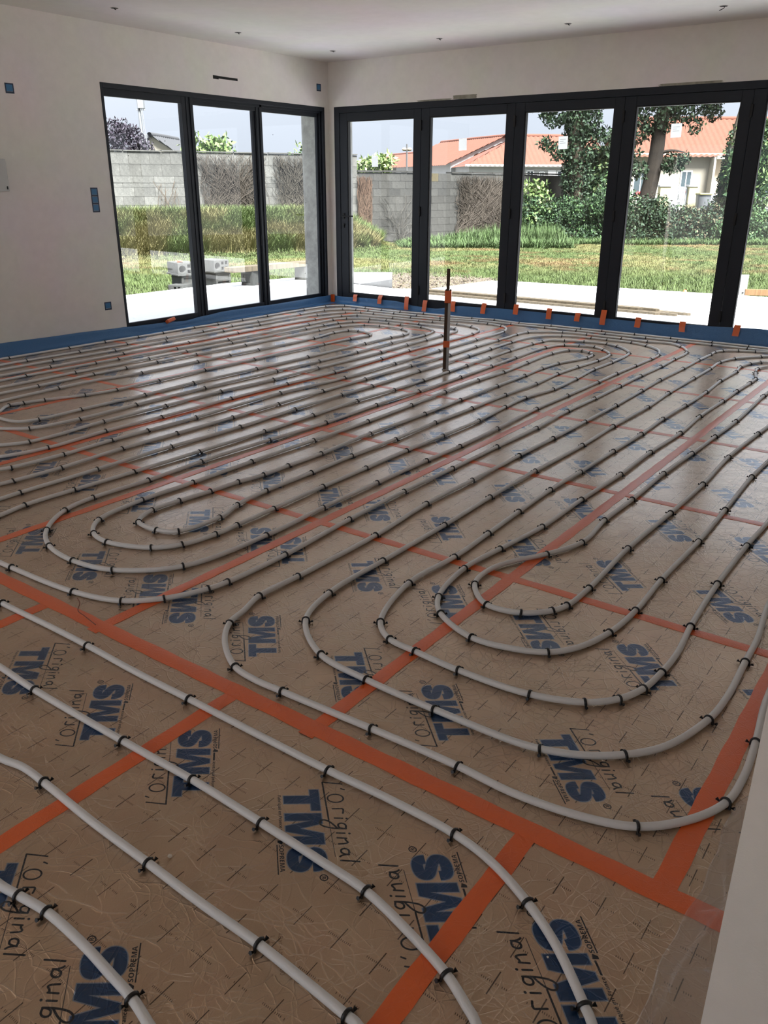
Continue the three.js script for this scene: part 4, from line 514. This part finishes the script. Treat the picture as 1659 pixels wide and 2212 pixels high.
  const ob = mesh('orange_board', rbx(-0.4, 0, -0.012, 0.4, 0.09, 0.012, 0.004), M.wood); ob.position.set(...at(5.75, -0.05, 12.45)); ob.rotation.y = YAW - 0.15; tag(ob, 'brown board standing on edge behind the terrace at the far right', 'board');
  const of = mesh('orange_stopper', new THREE.LatheGeometry([[0, 0.05], [0.02, 0.048], [0.03, 0.02], [0.032, 0]].map(([x, y]) => new THREE.Vector2(x, y)), 12), std({ color: lin(0.8, 0.2, 0.07), roughness: 0.5 })); of.position.set(...at(4.55, -0.05, 12.75)); tag(of, 'small orange plastic stopper at the edge of the terrace before the lawn', 'stopper');
  const dk = mesh('dark_wedge', prism([[-0.2, 0.12], [0.25, -0.12], [0.25, 0.12]], 0, 0.03), std({ color: lin(0.1, 0.1, 0.1), roughness: 0.8 })); dk.position.set(5.35, -0.0115, -1.75); dk.rotation.y = -0.3; tag(dk, 'flat dark grey sheet corner on the terrace at the right edge', 'sheet');
}

// ------------------------------------------------------------------ trees, bushes
const leafGeo = (w, h) => { const g = new THREE.BufferGeometry(); g.setAttribute('position', new THREE.Float32BufferAttribute([0, 0, 0, -w * 0.5, h * 0.45, 0.18 * w, 0, h * 0.5, 0, w * 0.5, h * 0.45, 0.18 * w, 0, h, 0.12 * h], 3)); g.setIndex([0, 2, 1, 0, 3, 2, 1, 2, 4, 2, 3, 4]); g.computeVertexNormals(); return g; };
function foliage(parent, blobs, n, size, cols, name = 'foliage') { // blobs: [x, y, z, rx, ry, rz] in the parent's frame
  const vol = blobs.map((b) => b[3] * b[4] + b[3] * b[5]), tot = vol.reduce((a, b) => a + b, 0);
  return scatter(name, leafGeo(size, size * 1.5), leafMat(1, 1, 1), n, () => { let q = rnd() * tot, k = 0; while (q > vol[k] && k < blobs.length - 1) q -= vol[k++]; const b = blobs[k]; let x, y, z, r; do { x = rr(-1, 1); y = rr(-1, 1); z = rr(-1, 1); r = Math.hypot(x, y, z); } while (r > 1); if (r < 0.55 && rnd() < 0.6) return null;
    const c = cols[Math.floor(rnd() * cols.length)], v = rr(0.6, 1.3); const j = 1 + 0.35 * (vnoise(x * 3 + b[0] * 5, y * 3 + z * 2) - 0.5); return { p: [b[0] + x * b[3] * j, b[1] + y * b[4] * j, b[2] + z * b[5] * j], r: [rr(0, 6.3), rr(0, 6.3), rr(0, 6.3)], s: [rr(0.6, 1.3), rr(0.6, 1.3), 1], c: [c[0] * v, c[1] * v, c[2] * v] }; }, '', '', parent); }
function stems(parent, list, col, name = 'stem') { mesh(name, merge(list.map(([pts, r]) => tube(pts, r, 10, 6))), std({ color: lin(...col), roughness: 0.95 }), parent); }
function taper(pts, r0, r1, seg = 14, rad = 8) { const g = tube(pts, 1, seg, rad), p = g.attributes.position, c = new THREE.CatmullRomCurve3(pts.map((q) => new THREE.Vector3(...q)), false, 'centripetal'); for (let i = 0; i <= seg; i++) { const o = c.getPointAt(i / seg), r = (r0 + (r1 - r0) * i / seg); for (let k = 0; k <= rad; k++) { const n = i * (rad + 1) + k, w = 1 + 0.12 * (hash(i, k % rad) - 0.5); p.setXYZ(n, o.x + (p.getX(n) - o.x) * r * w, o.y + (p.getY(n) - o.y) * r * w, o.z + (p.getZ(n) - o.z) * r * w); } } g.computeVertexNormals(); return g; }
const DK = [[0.020, 0.045, 0.020], [0.030, 0.062, 0.025], [0.014, 0.034, 0.017]], MID = [[0.042, 0.095, 0.034], [0.06, 0.12, 0.037], [0.03, 0.07, 0.026]], LIME = [[0.14, 0.22, 0.06], [0.10, 0.175, 0.05], [0.19, 0.25, 0.10]];
const S = (u, Z) => (u - 829) / 1902 * Z;                 // garden-frame width for a bearing, used to lay the planting out
{
  const bush = (label, X, Z, w, h, n, cols, size = 0.058, y0 = -0.1) => { const t = thing('bush', label, 'bush', at(X, y0, Z), YAW); const bl = []; for (let k = 0; k < 7; k++) bl.push([rr(-0.42, 0.42) * w, h * rr(0.3, 0.72), rr(-0.35, 0.35), w * rr(0.22, 0.34), h * rr(0.22, 0.34), rr(0.35, 0.6)]); bl.push([0, h * 0.22, -0.25, w * 0.55, h * 0.25, 0.6], [0.1 * w, h * 0.14, 0.25, w * 0.55, h * 0.16, 0.5]); if (size > 0.085) for (let k = 0; k < 5; k++) bl.push([rr(-0.3, 0.3) * w, h * rr(0.72, 0.92), rr(-0.2, 0.2), w * rr(0.16, 0.26), h * rr(0.09, 0.15), 0.3]); foliage(t, bl, n, size, cols); stems(t, [0, 1, 2, 3, 4].map((k) => [[[rr(-0.2, 0.2) * w, 0, 0], [rr(-0.3, 0.3) * w, h * 0.5, rr(-0.2, 0.2)], [rr(-0.4, 0.4) * w, h * rr(0.7, 0.98), rr(-0.3, 0.3)]], 0.007]), [0.04, 0.03, 0.02]); return t; };
  bush('dense dark green bush just right of the door bar with lime shoots on top', 4.6, 25.9, 1.5, 1.62, 6460, [...MID, ...DK]);
  bush('lime green leafy shoots on the bush top behind the third folding leaf', 4.45, 26.2, 1.1, 1.75, 1360, LIME, 0.09);
  bush('broad dark green bush below the ivy-covered trunk', 5.9, 26.0, 1.9, 1.5, 6840, [...MID, ...DK]);
  bush('tall loose bush at the right side of the third folding leaf', 6.9, 26.3, 1.2, 1.75, 4560, [...MID, ...DK]);
  bush('rounded dark green bush at the left of the fourth folding leaf', 7.75, 25.6, 1.75, 1.45, 5700, DK);
  bush('twiggy bush below the white gate', 9.0, 25.8, 1.5, 1.15, 4180, [...DK, [0.12, 0.10, 0.06]]);
  bush('low weedy bush below the grey wheelie bin', 10.0, 25.9, 1.5, 0.75, 3420, MID);
  bush('green bush at the foot of the ivy-wrapped trunk in the fourth leaf', 10.9, 26.0, 1.5, 1.0, 4180, MID);
  bush('dark bush filling the lower part of the fifth folding leaf', 12.4, 25.6, 2.2, 1.15, 6080, [...DK, ...MID]);
  bush('loose light green shrub beside the right mullion of the fourth leaf', S(1612, 27), 27, 0.95, 3.5, 4940, [...MID, [0.13, 0.20, 0.07]], 0.11);
  bush('tall dark leafy bush in the fifth folding leaf', 13.3, 27.5, 2.4, 3.6, 7980, [...DK, ...MID], 0.11);
  bush('slender upright shrub between ivy trunk and the door bar', S(1295, 28.5), 28.5, 1.05, 3.0, 4370, [...DK, ...MID, [0.16, 0.22, 0.09]], 0.10);
  bush('bright yellow-green shrub behind the block wall, seen through the first leaf', S(812, 27.5), 27.5, 1.75, 2.25, 4940, [...LIME, [0.42, 0.46, 0.22]], 0.11, 0.1);
  bush('light green leafy shrub behind the raised wall, second pane of sliding window', S(455, 26), 26, 1.35, 2.95, 2550, LIME, 0.12, 0);
  bush('small pale shrub showing above the wall beside the concrete reveal', S(655, 27.5), 27.5, 0.9, 2.55, 1360, LIME, 0.11, 0.1);
}
{ // trees
  const t1 = thing('ivy_tree', 'large tree with its trunk thickly covered by dark ivy', 'tree', at(S(1238, 28), -0.1, 28), YAW);
  mesh('trunk', taper([[0, 0, 0], [0.05, 1.5, 0], [-0.05, 3, 0], [0.1, 4.6, 0], [0.05, 6.5, 0]], 0.28, 0.16), std({ color: lin(0.07, 0.055, 0.04), roughness: 1 }), t1);
  foliage(t1, [[0.05, 0.9, 0, 0.48, 0.7, 0.45], [0.0, 1.8, 0, 0.5, 0.7, 0.5], [0.05, 2.6, 0, 0.58, 0.7, 0.5], [0.05, 3.4, 0, 0.62, 0.7, 0.55], [0.1, 4.2, 0, 0.7, 0.7, 0.6], [0.1, 5.2, 0, 0.9, 0.9, 0.7]], 12000, 0.075, DK, 'ivy');
  foliage(t1, [[-0.75, 3.55, 0.1, 0.55, 0.35, 0.5], [-1.15, 3.95, 0, 0.42, 0.4, 0.5], [-0.8, 4.35, 0, 0.6, 0.4, 0.6], [-0.55, 2.55, 0.2, 0.42, 0.28, 0.4], [-1.0, 2.75, 0, 0.28, 0.2, 0.3], [1.05, 4.45, 0, 0.4, 0.3, 0.4], [0.8, 3.0, 0, 0.4, 0.25, 0.4], [-2.0, 4.0, 0, 0.3, 0.2, 0.3], [-2.6, 4.1, 0, 0.35, 0.16, 0.3], [-1.9, 3.3, 0, 0.12, 0.12, 0.15], [-2.2, 4.7, 0, 0.9, 0.4, 0.5], [0.2, 6, 0, 2.2, 1.2, 1.5], [-1.2, 5.2, 0, 1.1, 0.5, 0.9]], 11000, 0.085, DK, 'crown');
  const t2 = thing('oak_tree', 'dark-leaved tree with a bare brown trunk before the cream house', 'tree', at(S(1402, 28.5), -0.1, 28.5), YAW);
  mesh('trunk', taper([[-0.15, 0, 0], [-0.1, 1.0, 0], [0.05, 2.2, 0], [0.1, 3.3, 0], [0.2, 4.6, 0], [0.1, 6, 0]], 0.28, 0.15, 18, 10), std({ color: lin(0.032, 0.026, 0.021), map: rep(woodTex, 3, 1), roughness: 1, bumpMap: rep(grainBump, 3), bumpScale: 0.02 }), t2);
  mesh('branch', merge([taper([[0.1, 2.9, 0], [-0.4, 3.3, 0.1], [-0.9, 3.4, 0.1]], 0.09, 0.03, 8, 6), taper([[0.15, 3.5, 0], [0.8, 3.9, 0], [1.6, 4.2, 0]], 0.10, 0.03, 8, 6), taper([[0.08, 2.5, 0], [0.5, 2.6, 0.2], [0.9, 2.55, 0.2]], 0.06, 0.02, 8, 6)]), std({ color: lin(0.032, 0.026, 0.021), roughness: 1 }), t2);
  foliage(t2, [[-0.55, 2.0, 0.2, 0.42, 0.28, 0.4], [-0.85, 2.45, 0.1, 0.4, 0.3, 0.4], [0.55, 2.2, 0.2, 0.42, 0.3, 0.4], [0.75, 2.35, 0.2, 0.32, 0.2, 0.3], [-0.65, 3.15, 0, 0.5, 0.4, 0.5], [0.0, 3.6, 0, 0.75, 0.6, 0.6], [-0.5, 4.2, 0, 0.8, 0.5, 0.6], [0.7, 3.75, 0, 0.5, 0.45, 0.5], [1.15, 3.35, 0.1, 0.25, 0.3, 0.3], [1.45, 4.1, 0, 0.6, 0.45, 0.5], [2.1, 4.4, 0, 0.5, 0.35, 0.4], [1.7, 3.75, 0, 0.35, 0.3, 0.3], [0.4, 5.2, 0, 2.3, 1.0, 1.6], [-0.3, 6.2, 0, 2.4, 1.2, 1.8]], 17000, 0.085, DK, 'crown');
  const t3 = thing('ivy_wrapped_tree', 'slim leaning trunk wrapped in ivy, in the right part of the fourth leaf', 'tree', at(S(1556, 27.6), -0.1, 27.6), YAW);
  mesh('trunk', taper([[0, 0, 0], [0.08, 1.2, 0], [0.18, 2.6, 0], [0.42, 4.2, 0], [0.6, 6.2, 0]], 0.2, 0.13), std({ color: lin(0.10, 0.09, 0.07), roughness: 1 }), t3);
  foliage(t3, [[0, 0.4, 0, 0.24, 0.5, 0.24], [0.04, 1.0, 0, 0.24, 0.5, 0.24], [0.1, 1.7, 0, 0.25, 0.5, 0.25], [0.15, 2.3, 0, 0.25, 0.5, 0.25], [0.25, 2.9, 0, 0.25, 0.45, 0.25]], 3000, 0.07, [...DK, [0.10, 0.15, 0.05]], 'ivy');
  foliage(t3, [[0.75, 3.0, 0, 0.45, 0.5, 0.4], [0.6, 2.4, 0, 0.35, 0.35, 0.35], [0.95, 2.2, 0, 0.3, 0.25, 0.3], [1.0, 4.2, 0, 0.35, 0.5, 0.4], [0.8, 5.8, 0, 1.4, 0.9, 1]], 2600, 0.095, [...MID, [0.13, 0.2, 0.06]], 'crown');
  const t4 = thing('purple_tree', 'broad dark purple-leaved tree behind the raised block wall', 'tree', at(S(283, 30), 0, 30), YAW);
  mesh('trunk', taper([[0, 0, 0], [0, 1.2, 0], [0.1, 2.6, 0]], 0.14, 0.06), std({ color: lin(0.08, 0.06, 0.06), roughness: 1 }), t4);
  foliage(t4, [[-0.75, 2.3, 0, 0.6, 0.8, 0.6], [-0.45, 2.95, 0, 0.42, 0.5, 0.5], [0.05, 2.5, 0, 0.5, 0.8, 0.5], [0.45, 2.35, 0, 0.45, 0.65, 0.5], [-0.1, 3.1, 0, 0.3, 0.35, 0.3], [0.95, 1.9, 0, 0.4, 0.5, 0.4], [-0.95, 3.2, 0, 0.16, 0.3, 0.2], [0.3, 3.0, 0, 0.15, 0.25, 0.2]], 5200, 0.07, [[0.034, 0.027, 0.042], [0.024, 0.019, 0.031], [0.05, 0.043, 0.06]], 'crown');
}
{ // masts
  const m = thing('lattice_mast', 'tall pale pole with equipment boxes behind the wall, first window pane', 'pole', at(S(317, 31), 0, 31), YAW); const paint = std({ color: lin(0.20, 0.215, 0.23), roughness: 0.6 });
  mesh('pole', taper([[0, 0, 0], [-0.03, 2.5, 0], [-0.08, 5.2, 0]], 0.06, 0.045, 8, 8), paint, m); mesh('antenna_box', rbx(-0.07, 3.85, -0.12, 0.13, 4.3, 0.12, 0.02), paint, m); mesh('ladder_rail', merge([tube([[0.09, 2.4, 0.1], [0.03, 3.85, 0.1]], 0.012, 4, 5), tube([[0.14, 2.4, 0.1], [0.08, 3.85, 0.1]], 0.012, 4, 5)]), paint, m); mesh('lower_box', rbx(0.02, 2.55, -0.1, 0.15, 3.05, 0.1, 0.02), std({ color: lin(0.12, 0.13, 0.14), roughness: 0.6 }), m); mesh('cross_arm', rbx(-0.14, 3.8, -0.02, 0.16, 3.83, 0.02, 0.005), std({ color: lin(0.3, 0.32, 0.35), roughness: 0.6 }), m);
  const l = thing('street_lamp', 'slim grey street lamp post with two round heads above the block wall', 'street lamp', at(S(875.5, 34), 0, 34), YAW); const gm = std({ color: lin(0.09, 0.09, 0.092), roughness: 0.6 });
  mesh('post', taper([[0, 0, 0], [0, 1.5, 0], [0, 2.9, 0]], 0.045, 0.03, 6, 8), gm, l); for (const s of [-1, 1]) mesh('lamp_head', new THREE.SphereGeometry(0.09, 12, 8).scale(1, 0.7, 1).translate(s * 0.1, 2.72, 0), std({ color: lin(0.35, 0.28, 0.2), roughness: 0.4 }), l); mesh('bracket', rbx(-0.1, 2.66, -0.01, 0.1, 2.69, 0.01, 0.004), gm, l);
}

// ------------------------------------------------------------------ houses beyond the hedge
const tileMat = (r, g, b) => std({ color: lin(r, g, b), map: rep(grey, 0.7), roughness: 0.85, side: THREE.DoubleSide });
const TILE = tileMat(0.125, 0.040, 0.022), TILE2 = tileMat(0.13, 0.045, 0.027), WHITE = std({ color: lin(0.465, 0.473, 0.473), map: rep(grey, 0.6), roughness: 0.9 }), CREAM = std({ color: lin(0.374, 0.346, 0.288), map: rep(grey, 0.6), roughness: 0.9 }), PANE = std({ color: lin(0.05, 0.07, 0.08), roughness: 0.12 }), WFRAME = std({ color: lin(0.82, 0.83, 0.84), roughness: 0.5 });
// a sheet of rolled clay tiles: rows overlap, columns are rounded
function tiles(w, d, rowLen, colW, hip = 0, hipEnd = 0) { const rows = Math.round(d / rowLen), cols = Math.round(w / colW), pos = [], idx = []; const sub = 4;
  for (let r = 0; r < rows; r++) { const b = pos.length / 3; for (const e of [0, 1]) for (let c = 0; c <= cols * sub; c++) { const x = Math.min(w - hipEnd * (1 - (r + e) / rows), Math.max(hip * (1 - (r + e) / rows), c / (cols * sub) * w)), ph = c / sub * Math.PI * 2; pos.push(x, 0.045 * (0.5 + 0.5 * Math.cos(ph)) + (e ? 0 : 0.035) + 0.012 * (hash(Math.floor(c / sub), r) - 0.5), (r + (e ? 1.12 : 0)) * rowLen); }
    const n = cols * sub + 1; for (let c = 0; c < n - 1; c++) idx.push(b + c, b + n + c, b + c + 1, b + c + 1, b + n + c, b + n + c + 1); }
  const g = new THREE.BufferGeometry(); g.setAttribute('position', new THREE.Float32BufferAttribute(pos, 3)); const uv = []; for (let i = 0; i < pos.length; i += 3) uv.push(pos[i], pos[i + 2]); g.setAttribute('uv', new THREE.Float32BufferAttribute(uv, 2)); g.setIndex(idx); g.computeVertexNormals(); return g; }
// gable house: ridge along local x; front faces local +z
function house(label, X, Z, turn, w, d, eave, rise, y0, wallM, roofM, opt = {}) {
  const t = thing('house', label, 'house', at(X, y0, Z), YAW + turn);
  const sh = new THREE.Shape((opt.hip ? [[-d / 2, 0], [d / 2, 0], [d / 2, eave], [-d / 2, eave]] : [[-d / 2, 0], [d / 2, 0], [d / 2, eave], [0, eave + rise], [-d / 2, eave]]).map(([a, b]) => new THREE.Vector2(a, b))), g = new THREE.ExtrudeGeometry(sh, { depth: w, bevelEnabled: false }); g.rotateY(-Math.PI / 2); g.translate(w / 2 + (opt.dx || 0), 0, 0); mesh('wall', muv(g), wallM, t);
  const L = Math.hypot(d / 2 + 0.3, rise * (d / 2 + 0.3) / (d / 2)), a = Math.atan2(rise, d / 2);
  for (const s of [1, -1]) { const r = mesh('roof', tiles(w + 0.5, L, 0.36, 0.26, s > 0 ? opt.hip || 0 : 0, s < 0 ? opt.hip || 0 : 0), roofM, t); r.position.set((opt.dx || 0) + (s > 0 ? -w / 2 - 0.25 : w / 2 + 0.25), eave + rise + 0.02, 0); r.rotation.order = 'YXZ'; r.rotation.y = s > 0 ? 0 : Math.PI; r.rotation.x = a; }
  if (opt.hip) { const e = new THREE.BufferGeometry(), x0 = -w / 2 - 0.25, ye = eave + rise - Math.sin(a) * L + 0.03; e.setAttribute('position', new THREE.Float32BufferAttribute([x0 + opt.hip, eave + rise + 0.03, 0, x0, ye, -d / 2 - 0.3, x0, ye, d / 2 + 0.3], 3)); e.setAttribute('uv', new THREE.Float32BufferAttribute([0, 0, 3, 3, 3, -3], 2)); e.computeVertexNormals(); mesh('hip_roof', e, roofM, t); }
  mesh('ridge', tube([[-w / 2 - 0.25 + (opt.hip || 0) + (opt.dx || 0), eave + rise + 0.06, 0], [opt.dx || 0, eave + rise + 0.07, 0], [w / 2 + 0.25 + (opt.dx || 0), eave + rise + 0.06, 0]], 0.1, 10, 8), roofM, t);
  mesh('gutter', rbx(-w / 2 - 0.25 + (opt.dx || 0), eave - 0.16, d / 2 + 0.16, w / 2 + 0.25 + (opt.dx || 0), eave - 0.04, d / 2 + 0.28, 0.03), opt.gutter || WFRAME, t);
  return t;
}
function houseWindow(t, x, y, w, h, z, o = {}) { const f = mesh('window', merge([rbx(x - w / 2, y, z - 0.02, x - w / 2 + 0.06, y + h, z + 0.03, 0.008), rbx(x + w / 2 - 0.06, y, z - 0.02, x + w / 2, y + h, z + 0.03, 0.008), rbx(x - w / 2, y + h - 0.06, z - 0.02, x + w / 2, y + h, z + 0.03, 0.008), rbx(x - w / 2 - 0.05, y - 0.05, z - 0.02, x + w / 2 + 0.05, y, z + 0.09, 0.01), rbx(x - 0.02, y, z - 0.02, x + 0.02, y + h, z + 0.025, 0.006)]), WFRAME, t); mesh('window_glass', bx(x - w / 2 + 0.05, y, z - 0.015, x + w / 2 - 0.05, y + h - 0.05, z + 0.012), PANE, f);
  if (o.shutters) for (const s of [-1, 1]) mesh('shutter', merge([rbx(x + s * (w / 2 + 0.26) - 0.22, y, z, x + s * (w / 2 + 0.26) + 0.22, y + h, z + 0.04, 0.008), ...[0.25, 0.75].map((q) => rbx(x + s * (w / 2 + 0.26) - 0.2, y + h * q - 0.03, z + 0.03, x + s * (w / 2 + 0.26) + 0.2, y + h * q + 0.03, z + 0.055, 0.006))]), WFRAME, t);
  return f; }
// cream house on the right
{
  const t = house('cream rendered house with an orange tiled roof and flower boxes behind the hedge', S(1500, 42.5), 42.5 + 2.2, -0.03, 9.2, 5.5, 2.62, 1.55, 0.3, CREAM, TILE, { dx: 1.3, gutter: CREAM });
  const z = 2.76; houseWindow(t, -0.62, 0.78, 0.55, 1.05, z); houseWindow(t, -2.75, 0.7, 0.72, 1.1, z);
  mesh('porch_wall', merge([bx(0.40, 0, 2.7, 0.5, 2.4, 3.35), bx(0.5, 2.32, 2.7, 3.4, 2.46, 3.4)]), CREAM, t);
  mesh('porch_back', bx(0.5, 0, 2.74, 3.2, 2.32, 2.79), std({ color: lin(0.72, 0.60, 0.46), roughness: 0.9 }), t); houseWindow(t, 1.3, 0.75, 0.62, 1.1, z + 0.03);
  const flowers = (x, zz, y, label) => { const b = thing('flower_box', label, 'flower box', [0, 0, 0]); b.position.set(x, y, zz).applyAxisAngle(new THREE.Vector3(0, 1, 0), YAW - 0.03).add(t.position); b.rotation.y = YAW; mesh('trough', rbx(-0.28, 0, -0.08, 0.28, 0.14, 0.08, 0.02), std({ color: lin(0.35, 0.14, 0.07), roughness: 0.8 }), b); foliage(b, [[0, 0.2, 0, 0.3, 0.12, 0.12]], 160, 0.06, MID); foliage(b, [[0.02, 0.26, 0.02, 0.27, 0.10, 0.12]], 130, 0.055, [[0.55, 0.03, 0.03], [0.7, 0.08, 0.06], [0.6, 0.05, 0.12]], 'blossom'); };
  flowers(-0.62, 2.88, 0.62, 'flower box with red blossoms under the middle window of the cream house'); flowers(-2.75, 2.88, 0.54, 'flower box with red and orange blossoms under the left window of the cream house'); flowers(1.3, 2.95, 0.6, 'flower box with pinkish red blossoms under the porch window');
}
{
  const place = (n, l, c, u, Z, y) => thing(n, l, c, at(S(u, Z), y, Z), YAW);
  const g = place('garden_gate', 'white arched garden gate between two cream pillars', 'gate', 1464, 38, 0.2); const gm = std({ color: lin(0.34, 0.36, 0.39), roughness: 0.5 });
  for (let k = 0; k < 10; k++) { const x = -0.46 + k * 0.102; mesh('slat', rbx(x - 0.044, 0.08, -0.015, x + 0.044, 1.12 + 0.12 * Math.cos(x / 0.5 * 1.5), 0.015, 0.006), gm, g); } mesh('rail', merge([rbx(-0.5, 0.25, -0.03, 0.5, 0.33, -0.012, 0.006), rbx(-0.5, 0.9, -0.03, 0.5, 0.98, -0.012, 0.006)]), gm, g); mesh('handle', rbx(0.02, 0.75, 0.012, 0.05, 0.95, 0.05, 0.006), M.zinc, g);
  const pm = std({ color: lin(0.36, 0.33, 0.20), roughness: 0.9 });
  [[1433, 0.44, 'wide cream gate pillar left of the white gate'], [1493, 0.36, 'cream gate pillar right of the white gate']].forEach(([u, w, l]) => { const p = place('gate_pillar', l, 'pillar', u, 38, 0.2); mesh('shaft', rbx(-w / 2, 0, -0.18, w / 2, 1.22, 0.18, 0.01), pm, p); mesh('capstone', rbx(-w / 2 - 0.04, 1.22, -0.22, w / 2 + 0.04, 1.30, 0.22, 0.015), WHITE, p); });
  const lw = place('garden_wall', 'low cream garden wall left of the gate pillar', 'wall', 1385, 38.2, 0.2); mesh('body', rbx(-0.95, 0, -0.1, 0.72, 0.72, 0.1, 0.01), CREAM, lw); mesh('coping', rbx(-0.98, 0.72, -0.13, 0.74, 0.78, 0.13, 0.01), WHITE, lw);
  const rw = place('garden_wall', 'low cream garden wall right of the grey wheelie bin', 'wall', 1556, 38.6, 0.2); mesh('body', rbx(-0.5, 0, -0.1, 1.4, 0.75, 0.1, 0.01), std({ color: lin(0.36, 0.30, 0.235), roughness: 0.9 }), rw); mesh('coping', rbx(-0.54, 0.75, -0.13, 1.44, 0.82, 0.13, 0.01), WHITE, rw);
  const b = place('wheelie_bin', 'grey wheelie bin with a yellowish lid beside the right gate pillar', 'bin', 1520, 37.2, 0.14); const q = new THREE.CylinderGeometry(0.34, 0.28, 0.92, 4, 1).rotateY(Math.PI / 4).translate(0, 0.5, 0); mesh('body', q, std({ color: lin(0.10, 0.108, 0.12), roughness: 0.6 }), b); mesh('lid', rbx(-0.27, 0.96, -0.27, 0.27, 1.04, 0.29, 0.03), std({ color: lin(0.2, 0.18, 0.08), roughness: 0.6 }), b); mesh('wheel', merge([-0.2, 0.2].map((x) => new THREE.CylinderGeometry(0.09, 0.09, 0.05, 12).rotateZ(Math.PI / 2).translate(x, 0.09, -0.25))), M.dark, b); mesh('handle_bar', tube([[-0.2, 0.98, -0.3], [0, 0.98, -0.34], [0.2, 0.98, -0.3]], 0.015, 8, 6), M.dark, b);
  smesh('road', bx(-14, 0, -3.2, 14, 0.02, 3.4), std({ color: lin(0.08, 0.08, 0.082), map: rep(grey, 0.4), roughness: 0.95 })).position.set(...at(12, 0.13, 36)); scene.children[scene.children.length - 1].rotation.y = YAW;
  // parked car, seen from its side between trunk and mullions
  const c = place('car', 'white parked car half hidden behind the ivy-wrapped trunk', 'car', 1655, 36.6, 0.16), paint = phy({ color: lin(0.45, 0.47, 0.49), roughness: 0.3, clearcoat: 0.6 });
  const prof2 = [[-2.1, 0.35], [-2.15, 0.62], [-2.05, 0.82], [-1.75, 0.92], [-1.15, 1.0], [-0.75, 1.38], [-0.2, 1.5], [0.9, 1.5], [1.65, 1.35], [1.95, 0.95], [2.1, 0.8], [2.12, 0.4], [1.75, 0.3], [-1.8, 0.3]];
  const bodyS = new THREE.Shape(prof2.map(([x, y]) => new THREE.Vector2(x, y))); mesh('body', new THREE.ExtrudeGeometry(bodyS, { depth: 1.5, bevelEnabled: true, bevelSize: 0.06, bevelThickness: 0.09, bevelSegments: 3 }).translate(0, 0, -0.75), paint, c);
  const gl = new THREE.Shape([[-1.0, 1.02], [-0.7, 1.32], [-0.2, 1.42], [0.85, 1.42], [1.5, 1.28], [1.7, 1.02]].map(([x, y]) => new THREE.Vector2(x, y))); mesh('side_glass', new THREE.ExtrudeGeometry(gl, { depth: 1.71, bevelEnabled: false }).translate(0, 0, -0.855), PANE, c);
  for (const x of [-1.35, 1.35]) for (const s of [1, -1]) mesh('wheel', merge([new THREE.TorusGeometry(0.25, 0.085, 10, 20), new THREE.CylinderGeometry(0.2, 0.2, 0.1, 16).rotateX(Math.PI / 2)]).translate(x, 0.32, s * 0.78), M.dark, c);
  mesh('door_mirror', new THREE.SphereGeometry(0.1, 10, 8).scale(0.7, 0.6, 1).translate(-0.85, 1.02, 0.95), paint, c); mesh('trim', rbx(-1.9, 0.55, 0.83, 1.9, 0.6, 0.855, 0.01), M.gasket, c);
}
// white houses in the middle distance
{
  const turn = Math.atan2(6.5, 2.6);  // ridge runs away to the left
  const t = house('white house with a long orange roof and pale gable beyond the block wall', 5.27, 54.9, 1.95, 8.0, 6.6, 2.62, 1.38, 0, WHITE, TILE2, { gutter: TILE2 });
  mesh('roof_vent', tube([[1.6, 3.55, 1.3], [1.6, 3.75, 1.32], [1.62, 3.85, 1.4]], 0.09, 6, 8), M.zinc, t);
  const t2 = house('lower orange-roofed wing behind, left of the white gable house', 2.0, 62.3, 1.95, 7, 6, 2.5, 0.95, 0, WHITE, TILE2, { gutter: TILE2 });
  const t3 = house('white house with shuttered arched windows behind the ivy tree', S(1140, 47), 49.0, 0.10, 7.2, 5.2, 2.5, 1.4, 0, WHITE, TILE2, { hip: 3.4 });
  const z = 2.61; houseWindow(t3, -2.05, 1.3, 0.34, 0.75, z); houseWindow(t3, -0.35, 1.2, 0.42, 1.0, z); houseWindow(t3, 0.28, 1.35, 0.3, 0.8, z); houseWindow(t3, 1.35, 1.15, 0.55, 1.05, z, { shutters: true });
  mesh('drainpipe', merge([tube([[2.6, 0, 2.68], [2.6, 1.2, 2.68], [2.6, 2.5, 2.68]], 0.04, 4, 6), tube([[-1.35, 0, 2.68], [-1.35, 1.2, 2.68], [-1.35, 2.5, 2.68]], 0.04, 4, 6)]), M.zinc, t3);
  const t4 = house('cream gable of a house behind the raised block wall', S(335, 36), 38, 0.25, 3.2, 3.0, 2.3, 0.95, 0, CREAM, std({ color: lin(0.04, 0.042, 0.046), roughness: 0.8, side: THREE.DoubleSide }));
  t4.rotation.y = YAW + 1.5;
}
renderer.render(scene, camera);
